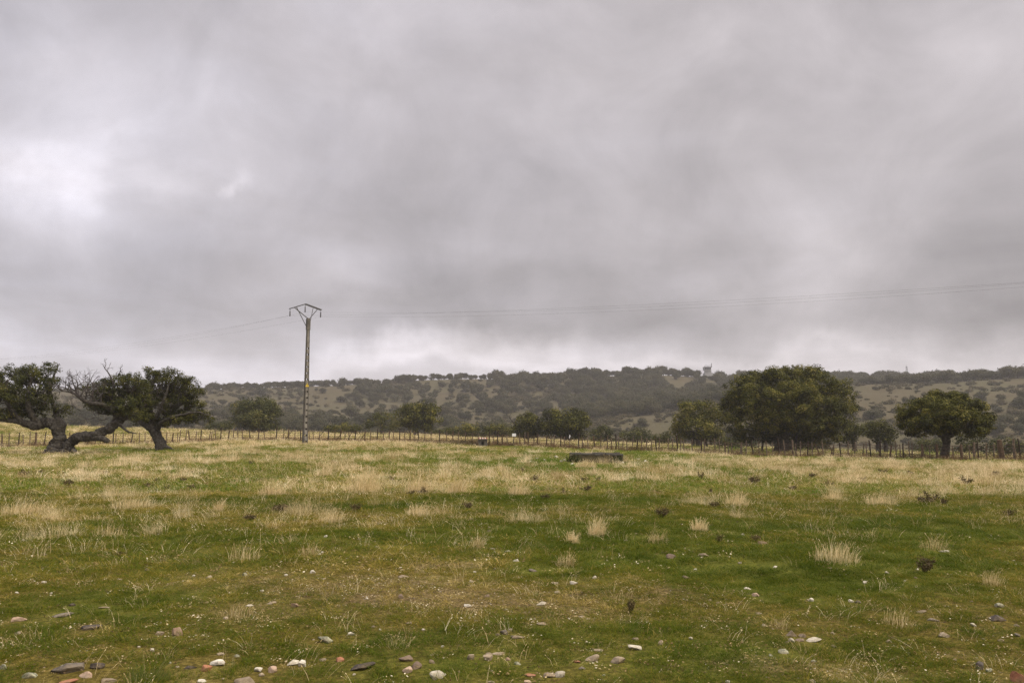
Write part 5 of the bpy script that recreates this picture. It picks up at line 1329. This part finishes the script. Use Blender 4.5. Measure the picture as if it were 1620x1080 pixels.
# ------------------------------------------------------------------ stones: photo column, row, width, height, colour, what marks it out
ST = [
 (100, 1057, 50, 18, 'grey', 'largest stone in the field, a flat brownish-grey slab in the lower left corner'),
 (152, 1053, 22, 11, 'dark', 'dark grey stone just right of the largest slab in the lower left corner'),
 (134, 1067, 22, 10, 'pink', 'pinkish-tan stone at the lower right foot of the largest slab'),
 (25, 979, 24, 9, 'pink', 'pinkish oblong stone alone near the left edge'),
 (140, 992, 32, 9, 'dark', 'flat dark slate right of the pinkish oblong stone'),
 (92, 973, 36, 7, 'grey', 'long flat grey slate above the flat dark slate on the left'),
 (279, 999, 15, 16, 'pink', 'upright pinkish egg-shaped stone in the left foreground'),
 (252, 1001, 14, 7, 'tan', 'small tan stone just left of the upright pinkish stone'),
 (513, 1011, 24, 13, 'green', 'grey-green lichen-covered stone in the foreground below the pole'),
 (343, 1048, 26, 11, 'white', 'white flattish stone beside the orange-red stone on the left'),
 (324, 1057, 18, 11, 'orange', 'orange-red stone between a white stone and a dark slab'),
 (300, 1055, 17, 7, 'dark', 'thin dark slab just left of the orange-red stone on the left'),
 (463, 1048, 20, 9, 'white', 'left one of a pair of white stones touching in the lower left'),
 (478, 1049, 13, 12, 'white', 'right one of a pair of white stones touching in the lower left'),
 (407, 1059, 15, 8, 'white', 'whitish stone left of a small pinkish lump in the lower left'),
 (430, 1059, 14, 11, 'pink', 'small pinkish lump below the touching pair of white stones'),
 (413, 1067, 9, 6, 'tan', 'tiny tan stone under the whitish stone and pinkish lump'),
 (385, 1076, 32, 11, 'tan', 'broad tan stone cut by the bottom edge on the left'),
 (318, 1076, 16, 5, 'white', 'thin white stone at the bottom edge left of the broad tan stone'),
 (170, 1077, 24, 7, 'tan', 'tan stone at the bottom edge right of the lower left corner'),
 (105, 1079, 30, 6, 'orange', 'red-brown stone at the bottom edge under the largest slab'),
 (45, 1068, 20, 9, 'green', 'olive-grey flat stone left of the largest slab'),
 (4, 1055, 12, 9, 'green', 'pale grey stone cut by the left edge near the bottom'),
 (112, 956, 12, 5, 'dark', 'small dark stone above the long flat grey slate on the left'),
 (163, 960, 16, 4, 'tan', 'thin tan stone above and right of the flat dark slate'),
 (387, 908, 10, 6, 'green', 'pale grey stone left of the pole base in the mid field'),
 (494, 904, 10, 6, 'white', 'bright white stone in the turf straight below the pole'),
 (428, 953, 15, 5, 'tan', 'flat tan-grey stone in the brown turf, left of a pinkish wedge'),
 (466, 957, 12, 8, 'pink', 'small pinkish wedge-shaped stone in the brown turf below the pole'),
 (394, 957, 11, 4, 'white', 'thin whitish stone left of the flat tan-grey stone'),
 (356, 977, 8, 5, 'tan', 'tiny tan stone beside a low stem tuft left of the brown turf'),
 (348, 1034, 12, 5, 'tan', 'flat tan stone above the white flattish stone on the left'),
 (375, 1037, 9, 5, 'green', 'small greenish stone right of the flat tan stone on the left'),
 (537, 1043, 14, 8, 'orange', 'orange-tan stone in the foreground right of the touching white pair'),
 (692, 1066, 24, 15, 'white', 'chunky bright white quartz block at the bottom, left of centre'),
 (642, 1041, 22, 12, 'brown', 'brown stone at the top of a trio left of the white quartz block'),
 (658, 1052, 17, 14, 'brown', 'reddish-brown angular stone at the right of the trio by the white block'),
 (644, 1060, 16, 10, 'pink', 'orange-tan stone at the bottom of the trio by the white block'),
 (572, 1054, 40, 13, 'dark', 'wide flat dark slate left of the brown trio'),
 (744, 1039, 12, 10, 'tan', 'tilted tan-grey stone right of the white quartz block'),
 (772, 1040, 16, 11, 'tan', 'rounded tan stone with a thin slab lying at its right'),
 (787, 1033, 20, 5, 'tan', 'thin pale slab leaning on the rounded tan stone'),
 (804, 1042, 8, 6, 'pink', 'tiny pinkish stone right of the rounded tan stone'),
 (684, 1046, 9, 7, 'tan', 'tiny tan stone above the white quartz block'),
 (819, 1049, 12, 6, 'green', 'pale lichen-grey stone below the tiny pinkish stone in the bottom centre'),
 (819, 1007, 22, 6, 'tan', 'flat tan slab under a grass wisp in the bottom centre'),
 (797, 1000, 12, 8, 'grey', 'grey stone behind the flat tan slab in the bottom centre'),
 (787, 1003, 8, 4, 'tan', 'tiny tan stone left of the grey stone in the bottom centre'),
 (858, 986, 18, 5, 'tan', 'flat olive-tan stone above the flat slab in the bottom centre'),
 (856, 954, 16, 7, 'white', 'cream-white elongated stone in the brown turf right of centre'),
 (740, 958, 12, 6, 'white', 'whitish wedge lying in the middle of the brown turf'),
 (556, 1002, 14, 6, 'white', 'white flat stone right of the lichen-covered stone'),
 (1005, 1024, 22, 9, 'white', 'white wedge-shaped stone in the foreground right of centre'),
 (937, 1040, 23, 12, 'tan', 'smooth tan boulder-like stone left of a split dark-faced stone'),
 (947, 1028, 18, 4, 'tan', 'thin tan slab just above the smooth tan stone'),
 (979, 1044, 23, 12, 'tan', 'tan peaked stone with a dark face, below the white wedge'),
 (886, 1066, 16, 11, 'white', 'round white stone at the bottom, touching a tan-grey slab'),
 (869, 1068, 20, 8, 'tan', 'tan-grey slab touching the round white stone at the bottom'),
 (840, 1068, 16, 4, 'orange', 'thin reddish chip left of the tan-grey slab at the bottom'),
 (1046, 1016, 9, 8, 'tan', 'small upright tan stone right of the white wedge'),
 (1062, 879, 15, 9, 'brown', 'brown block-shaped stone on the bright green turf right of centre'),
 (908, 921, 13, 6, 'white', 'white stone on the green turf above the brown turf edge'),
 (941, 913, 7, 6, 'white', 'small white pebble up and right of the white stone on the green turf'),
 (816, 886, 10, 4, 'white', 'white sliver in the green turf left of a dry stem tuft'),
 (780, 868, 8, 4, 'white', 'white chip left of a pale grey chip in the mid field'),
 (803, 871, 11, 4, 'green', 'pale grey chip right of the white chip in the mid field'),
 (913, 1046, 12, 5, 'orange', 'small reddish flat stone left of the smooth tan stone'),
 (921, 1056, 11, 5, 'grey', 'small grey stone under the smooth tan stone'),
 (843, 902, 14, 5, 'grey', 'flat grey stone at the upper edge of the brown turf'),
 (637, 911, 18, 5, 'tan', 'flat tan slab at the upper left edge of the brown turf'),
 (634, 943, 8, 8, 'brown', 'small brown upright stone in the left of the brown turf'),
 (647, 985, 9, 5, 'tan', 'tiny tan stone below the small brown upright stone'),
 (770, 942, 9, 4, 'brown', 'small brown stone in the brown turf left of the cream-white stone'),
 (777, 1078, 11, 5, 'tan', 'left one of two tan pebbles on the bottom edge near the centre'),
 (835, 1078, 11, 5, 'pink', 'right one of two tan pebbles on the bottom edge near the centre'),
 (1206, 857, 14, 8, 'pink', 'cream stone against a small dark dead plant on the right green turf'),
 (1115, 877, 16, 7, 'tan', 'tan stone right of the brown block-shaped stone'),
 (1496, 871, 19, 5, 'white', 'long pale flat stone on the green turf at the right'),
 (1284, 948, 9, 7, 'white', 'white pebble in the right turf, left of a white and grey pair'),
 (1348, 950, 9, 6, 'white', 'white one of a small white and grey pair of stones at the right'),
 (1359, 952, 10, 6, 'grey', 'grey one of a small white and grey pair of stones at the right'),
 (1183, 930, 12, 4, 'white', 'thin pale chip above a pinkish stone in the right turf'),
 (1197, 940, 12, 7, 'pink', 'pinkish stone below the thin pale chip in the right turf'),
 (1253, 1001, 17, 12, 'tan', 'upright tan-grey stone at the back of a cluster in the right foreground'),
 (1270, 1005, 11, 7, 'tan', 'small tan stone at the right of the upright stone in the right cluster'),
 (1253, 1012, 10, 7, 'white', 'small white stone at the front left of the right foreground cluster'),
 (1290, 1012, 26, 7, 'white', 'long white flat stone at the right end of the right foreground cluster'),
 (1267, 1012, 15, 5, 'brown', 'brown chip in front of the right foreground cluster'),
 (1241, 1030, 17, 8, 'green', 'lichen-grey rounded stone below the right foreground cluster'),
 (1219, 1036, 9, 5, 'green', 'pale greenish pebble left of the lichen-grey rounded stone'),
 (1288, 1045, 10, 5, 'green', 'pale grey pebble below the right foreground cluster, alone'),
 (1093, 1009, 7, 5, 'white', 'small white pebble alone between the white wedge and the right cluster'),
 (1580, 977, 25, 11, 'dark', 'blackish angular stone near the right edge'),
 (1583, 957, 13, 8, 'green', 'greenish-grey stone just above the blackish angular stone'),
 (1541, 988, 10, 6, 'white', 'white pebble left of the blackish angular stone'),
 (1553, 1053, 14, 13, 'dark', 'dark upright block in the lower right corner area'),
 (1566, 1060, 10, 6, 'green', 'grey pebble at the right foot of the dark upright block'),
 (1613, 1071, 20, 20, 'orange', 'bright orange-red stone cut by the lower right corner'),
 (1495, 1004, 18, 9, 'tan', 'tan-grey wedge left of and below the white pebble at the right'),
 (1477, 980, 18, 6, 'grey', 'flat grey stone between dry stems left of the white pebble at the right'),
 (1460, 967, 16, 4, 'tan', 'thin tan slab just above the flat grey stone at the right'),
 (1369, 921, 6, 6, 'white', 'tiny white pebble on the dark green turf at the right'),
 (1227, 896, 9, 4, 'white', 'thin white chip on the green turf below the tan stone right of centre'),
 (1585, 1013, 11, 5, 'tan', 'flat tan pebble in the gritty bare patch near the right edge'),
 (1612, 1004, 11, 7, 'grey', 'grey pebble cut near the right edge above the orange-red corner stone'),
 (38, 854, 9, 4, 'white', 'white chip alone in the far left of the mid field'),
 (68, 920, 8, 4, 'white', 'white pebble left of the dry patch near the left edge'),
]
PEB = [(306, 910, 5), (452, 909, 6), (505, 876, 5), (509, 873, 5), (515, 848, 6), (414, 934, 6), (219, 1023, 5), (240, 1027, 7), (268, 1048, 5), (751, 904, 5), (580, 946, 5), (670, 996, 6), (601, 995, 5), (1171, 890, 6), (1176, 845, 6), (1152, 1078, 7), (700, 1022, 5), (720, 858, 5), (1404, 905, 6), (1330, 884, 5), (1452, 900, 5), (1432, 918, 4), (1100, 900, 5), (663, 778, 7), (1340, 893, 4), (900, 978, 4), (955, 1067, 5), (560, 1066, 5), (80, 938, 5), (26, 937, 6), (880, 722, 7), (862, 727, 5), (871, 724, 5), (888, 729, 5), (850, 725, 6), (1010, 726, 5), (1022, 729, 6), (840, 730, 5), (1000, 724, 5), (893, 727, 5), (905, 733, 5), (985, 731, 5), (995, 729, 4)]

def stone_mesh(sz, seed):
    g = np.random.default_rng(seed)
    bm = bmesh.new(); bmesh.ops.create_icosphere(bm, subdivisions=3 if sz > .045 else 2, radius=1)
    V = np.array([v.co[:] for v in bm.verts])
    for _ in range(15):                                  # knock flat facets off
        n = g.normal(size=3); n /= np.linalg.norm(n); c = .42 + .36 * g.random()
        d = V @ n; k = d > c
        V[k] -= np.outer((d[k] - c) * .93, n)
    for v, c in zip(bm.verts, V):
        q = Vector(c); nz = mnoise.fractal(q * 2.1 + Vector((seed * 3.1, 0, 0)), 1.0, 2.0, 4)
        v.co = q * (1 + nz * .09)
    me = bpy.data.meshes.new('stone'); bm.to_mesh(me); bm.free()
    V = np.array([v.co[:] for v in me.vertices]); ext = V.max(0) - V.min(0)
    V = (V - (V.max(0) + V.min(0)) / 2) / ext
    return me, V

def stone(px, py, w, h, col, label, seed, group=None):
    p = hit(px, py + h * .42, 3.5, 140)
    s = p.y / FPX
    wm = w * s * 1.0; hm_ = max(h * s * 1.0, wm * .16); dm = wm * (.55 + .35 * random.random())
    # a low view also sees some of the top
    hm_ = max(hm_ - dm * .12, hm_ * .6)
    me, V = stone_mesh(wm, seed)
    a = (random.random() - .5) * .5; ca, sa = math.cos(a), math.sin(a)
    V = V * [wm, dm, hm_ * 1.35]
    V = V @ np.array([[ca, sa, 0], [-sa, ca, 0], [0, 0, 1]])
    tl = (random.random() - .5) * .25
    V[:, 2] += V[:, 0] * tl
    me.vertices.foreach_set('co', V.astype(np.float32).ravel()); me.update()
    me.materials.append(M['s_' + col])
    me.polygons.foreach_set('use_smooth', np.full(len(me.polygons), False))
    o = bpy.data.objects.new('pebble' if w < 8 else 'stone', me); C.objects.link(o)
    o.location = (p.x, p.y + dm * .3, hz(p.x, p.y + dm * .3) + hm_ * .2)
    STONES.append((p.x, p.y + dm * .3, max(wm * .5, .03)))
    tag(o, label, 'pebble' if w < 8 else 'stone', group)
for k, q in enumerate(ST): stone(*q, 100 + k)
for k, (px, py, w) in enumerate(PEB):
    if py < 800: stone(px, py, w, w * .7, 'white', 'small pale pebble in the grass around the stone trough' if px > 800 else 'small white pebble between the dry tufts right of the pole', 400 + k, 'pale pebbles around the trough' if px > 800 else None)
    else: stone(px, py, w, w * .65, 'white', 'very small white pebble half sunk in the short turf', 400 + k, 'small white pebbles in the turf')

# ------------------------------------------------------------------ dead thistles and brown clumps
TH = [(35, 749, 22, 9, 'spreading brown dead thistle near the left edge under the split-trunk oak'), (109, 765, 20, 10, 'dark dead thistle straight below the split-trunk oak'), (62, 747, 14, 6, 'small brown thistle right of the spreading one near the left edge'),
      (235, 768, 14, 8, 'dark thistle at the left of a trio below the leaning oak'), (247, 760, 12, 7, 'dark thistle at the back of a trio below the leaning oak'), (264, 771, 10, 7, 'dark thistle at the right of a trio below the leaning oak'), (302, 771, 14, 8, 'brown thistle right of the trio below the leaning oak'), (292, 758, 16, 6, 'flat brown thistle behind the brown one right of the trio'),
      (447, 804, 28, 11, 'wide dark thistle below the pole, in the green band'), (395, 819, 20, 8, 'dark thistle left of and below the wide one in the green band'), (397, 732, 10, 7, 'small green-brown thistle left of the foot of the pole'), (527, 730, 10, 6, 'small brown thistle right of the foot of the pole'),
      (192, 877, 16, 8, 'black thin dead thistle in the left mid field'), (668, 777, 16, 10, 'dark thistle right of a tall straw drift'), (650, 779, 14, 7, 'low dark thistle left of the dark one by the straw drift'), (847, 758, 14, 12, 'upright dark thistle above the pale straw tuft in the middle'),
      (827, 743, 8, 9, 'thin dark thistle behind the upright one in the middle'), (892, 778, 12, 9, 'dark thistle right of the pale straw tuft in the middle'), (925, 759, 14, 7, 'brown thistle below the trough, left of its neighbour'), (946, 758, 10, 8, 'dark thistle below the right half of the trough'),
      (928, 773, 18, 7, 'low greenish-brown thistle under the pair below the trough'), (862, 786, 18, 6, 'flat dark thistle in the green band in the middle'), (1048, 810, 22, 16, 'bushy dark thistle standing on the green turf right of centre'), (562, 803, 18, 11, 'brown thistle in the green band right of the pole'),
      (1109, 753, 12, 13, 'upright dark thistle in the straw left of the largest oak'), (1193, 759, 22, 11, 'broad dark thistle in the straw below the largest oak'), (1312, 765, 14, 10, 'near-black dense thistle in the straw right of the broad one'), (1283, 752, 14, 8, 'brown thistle just behind the near-black one'),
      (1365, 759, 12, 9, 'dark thistle in the straw below the low dark oaks'), (1528, 761, 22, 14, 'open branching thistle in the straw below the mushroom-shaped oak'), (1468, 789, 28, 15, 'largest brown thistle clump, on the right in the straw'), (1492, 794, 16, 9, 'dark low thistle at the right foot of the largest clump'),
      (1126, 777, 10, 8, 'small green thistle in the straw below the yellowish oak'), (1130, 798, 18, 8, 'brown low thistle left of a round straw tuft'), (1463, 894, 30, 22, 'tall brown flat-headed dead thistle on the right green turf'), (1198, 851, 18, 10, 'small dark dead plant behind the cream stone'), (1139, 853, 10, 12, 'thin upright dark weed left of the cream stone'),
      (998, 960, 15, 17, 'dark brown knotty dead clump in the brown turf right of centre'), (1255, 772, 16, 6, 'flat brown thistle between the broad one and the near-black one'), (1440, 748, 14, 7, 'small dark thistle in the straw left of the mushroom-shaped oak trunk'), (1398, 745, 14, 7, 'small dark thistle in the straw under the low dark oaks'), (1575, 750, 14, 9, 'brown thistle in the straw near the right edge'), (1595, 812, 20, 10, 'dark brown thistle on the green turf near the right edge'), (165, 748, 14, 6, 'brown low thistle under the gap between the two left oaks'), (620, 757, 12, 7, 'small brown thistle at the top of the straw drift right of the pole'), (740, 800, 20, 7, 'flat brown thistle in the middle green band')]
def thistle(px, py, w, h, label):
    p = hit(px, py + h * .5, 3.5, 100); s = p.y / FPX
    W_, H_ = w * s * 1.15, h * s * 1.2
    r = empty('dead_thistle', p, label, 'thistle', 'dead thistles in the pasture')
    st = MB(); lf = MB(); tips = []
    near = p.y < 16
    for k in range(9 if not near else 16):
        a = rng.random() * 6.28; q = (.25 + .75 * rng.random())
        tp = np.array([math.cos(a) * W_ * .5 * q, math.sin(a) * W_ * .45 * q, H_ * (.5 + .5 * rng.random()) * (1.05 - .3 * q)])
        md_ = tp * [.45, .45, .5] + rng.normal(size=3) * W_ * .04
        rr = max(.004, W_ * .014)
        limb(st, [np.array(p) + [0, 0, -.02], np.array(p) + md_, np.array(p) + tp], rr, rr * .5, 4, 3)
        for t in (.5, .7, .85, 1.0): tips.append(np.array(p) + (md_ * 2 * t * (1 - t) * 2 * .5 + tp * t * t) if t < 1 else np.array(p) + tp)
    tips = np.array(tips); n = len(tips) * (6 if near else 9)
    c = np.repeat(tips, n // len(tips), 0); c = c + rng.normal(size=c.shape) * [W_ * .07, W_ * .07, H_ * .09]
    c[:, 2] = np.maximum(c[:, 2], p.z + .005)
    lf.leaves(c, rng.normal(size=c.shape), max(W_ * .11, .014) * (.6 + .8 * rng.random(len(c))), .42, np.clip(.42 + rng.normal(size=len(c)) * .25, 0, 1))
    st.build('stem', M['thistle'], r); lf.build('leaves', M['thistle'], r)
for q in TH: thistle(*q)

# ------------------------------------------------------------------ the tufts one can tell apart
TU = [(926, 734, 40, 13, 'pale straw tuft standing in front of the stone trough'), (1322, 872, 76, 38, 'broad thick straw tuft on the green turf at the right'), (944, 833, 28, 34, 'narrow upright pale straw tuft right of centre'), (820, 773, 40, 24, 'pale rounded straw tuft in the middle of the field below the concrete hut'), (722, 768, 38, 28, 'tall pale straw tuft left of the rounded middle one'),
      (1166, 789, 42, 24, 'rounded straw tuft below the largest oak'), (1392, 790, 54, 20, 'wide straw tuft below the low dark oaks'), (578, 764, 60, 34, 'tallest straw drift right of the pole'), (660, 766, 44, 28, 'straw tuft with dark thistles in front, right of the tallest drift'), (430, 772, 46, 24, 'straw tuft at the left end of the drift below the pole'),
      (1316, 783, 34, 16, 'small straw tuft left of the wide one below the low dark oaks'), (385, 872, 60, 34, 'loose straw tuft in the left mid field below the pole'), (490, 868, 40, 22, 'small loose straw tuft right of the larger loose one'), (170, 836, 60, 26, 'loose straw tuft in the left field'), (40, 803, 80, 24, 'long straw tuft at the left edge'), (205, 795, 70, 20, 'long straw tuft below the leaning oak'),
      (345, 800, 16, 20, 'small upright straw tuft between the leaning oak and the pole'), (525, 815, 50, 24, 'straw tuft right of and below the pole'), (660, 806, 44, 22, 'straw tuft in the green band right of centre-left'), (905, 850, 22, 20, 'small straw tuft left of the narrow upright one'), (895, 882, 34, 30, 'brownish stem tuft above the white stone on the green turf'),
      (1476, 858, 44, 26, 'brown-based stem tuft left of the long pale flat stone'), (1570, 912, 34, 28, 'stem tuft near the right edge'), (1040, 848, 40, 22, 'thin stem tuft right of the narrow upright one'), (755, 857, 24, 22, 'small thin stem tuft in the middle green turf'), (232, 1058, 66, 46, 'tall green and straw grass tuft at the bottom left'),
      (378, 962, 60, 28, 'thin stem tuft left of the flat tan-grey stone'), (1105, 830, 30, 22, 'brownish straw tuft on the green turf below the yellowish oak'), (1420, 975, 56, 30, 'thin brownish stem tuft in the right foreground')]
def tuft(px, py, w, h, label):
    p = hit(px, py + h * .42, 3.5, 100); s = p.y / FPX
    W_, H_ = w * s, h * s
    loose = any(k in label for k in ('stem', 'loose', 'tall green'))
    n = int((360 if not loose else 170) * max(1, min(2.2, W_ / .5)))
    mb = MB(); rad = 1.0
    a = rng.random(n) * 6.283; q = rng.random(n) ** .6
    rx, ry = W_ * .42, min(W_ * .42, .3 + W_ * .12)
    edge = rng.random(n) < .35; q = np.where(edge, q * 1.35, q)
    b0 = np.stack([np.cos(a) * q * rx, np.sin(a) * q * ry, 0 * a], 1) + np.array(p)
    b0[:, 2] = H(b0[:, 0], b0[:, 1]) - .02
    hh = H_ * (.3 + .8 * rng.random(n)) * (1.1 - .5 * np.minimum(q, 1) ** 2) * np.where(edge, .55, 1)
    wd = max(.0028, .00042 * p.y) * (.6 + .8 * rng.random(n)); fa = rng.random(n) * 6.283
    wv = np.stack([np.cos(fa), np.sin(fa) * .4, 0 * fa], 1) * wd[:, None]
    d = np.stack([np.cos(a) * q * .24 + .12 + rng.normal(size=n) * .16, np.sin(a) * q * .2 + rng.normal(size=n) * .14, np.ones(n)], 1)
    if 'tall green' in label: d[:, 0] += .25 * np.cos(a)
    mid = b0 + d * [.38, .38, .56] * hh[:, None]; tip = b0 + d * [1.15, 1.15, .97] * hh[:, None]
    ti = np.clip(.5 + rng.normal(size=n) * .22 - (.12 if loose else -.05), 0, 1)
    V = np.stack([b0 - wv * .5, b0 + wv * .5, mid - wv * .45, mid + wv * .45, tip], 1).reshape(-1, 3)
    i = np.arange(n)[:, None] * 5
    mb.add(V, np.concatenate([i + np.array([[0, 1, 3, 2]]), i + np.array([[2, 3, 4, 4]])]), np.repeat(ti, 5))
    k = rng.random(n) < .6
    sd = wv[k] * 1.7; t0 = mid[k] * .3 + tip[k] * .7; t1 = tip[k] + (tip - mid)[k] * .1; m_ = (t0 + t1) / 2
    mb.add(np.stack([t0, m_ - sd * .5, t1, m_ + sd * .5], 1).reshape(-1, 3), np.arange(k.sum() * 4).reshape(-1, 4), np.repeat(np.clip(ti[k] - .08, 0, 1), 4))
    o = mb.build('grass_tuft', M['greentuft'] if 'tall green' in label else M['strawthing'], loc=p)
    tag(o, label, 'grass tuft', 'straw tufts standing out in the pasture')
M['greentuft'] = leafmat('green_straw_tuft', [(0, (.06, .10, .02)), (.5, (.14, .16, .04)), (1, (.42, .35, .17))], trans=.35)
for q in TU: tuft(*q)

M['s_frag'] = stonemat('stone_splinters', (.14, .105, .06), (.28, .22, .14), (.46, .40, .29))
def frag_mesh(k):
    me, V = stone_mesh(.03, 900 + k); me.vertices.foreach_set('co', (V * 2).astype(np.float32).ravel()); me.update(); me.materials.append(M['s_frag']); return me
kit_frag = kit('splinter_kit', [frag_mesh(k) for k in range(5)])
lay_grass()
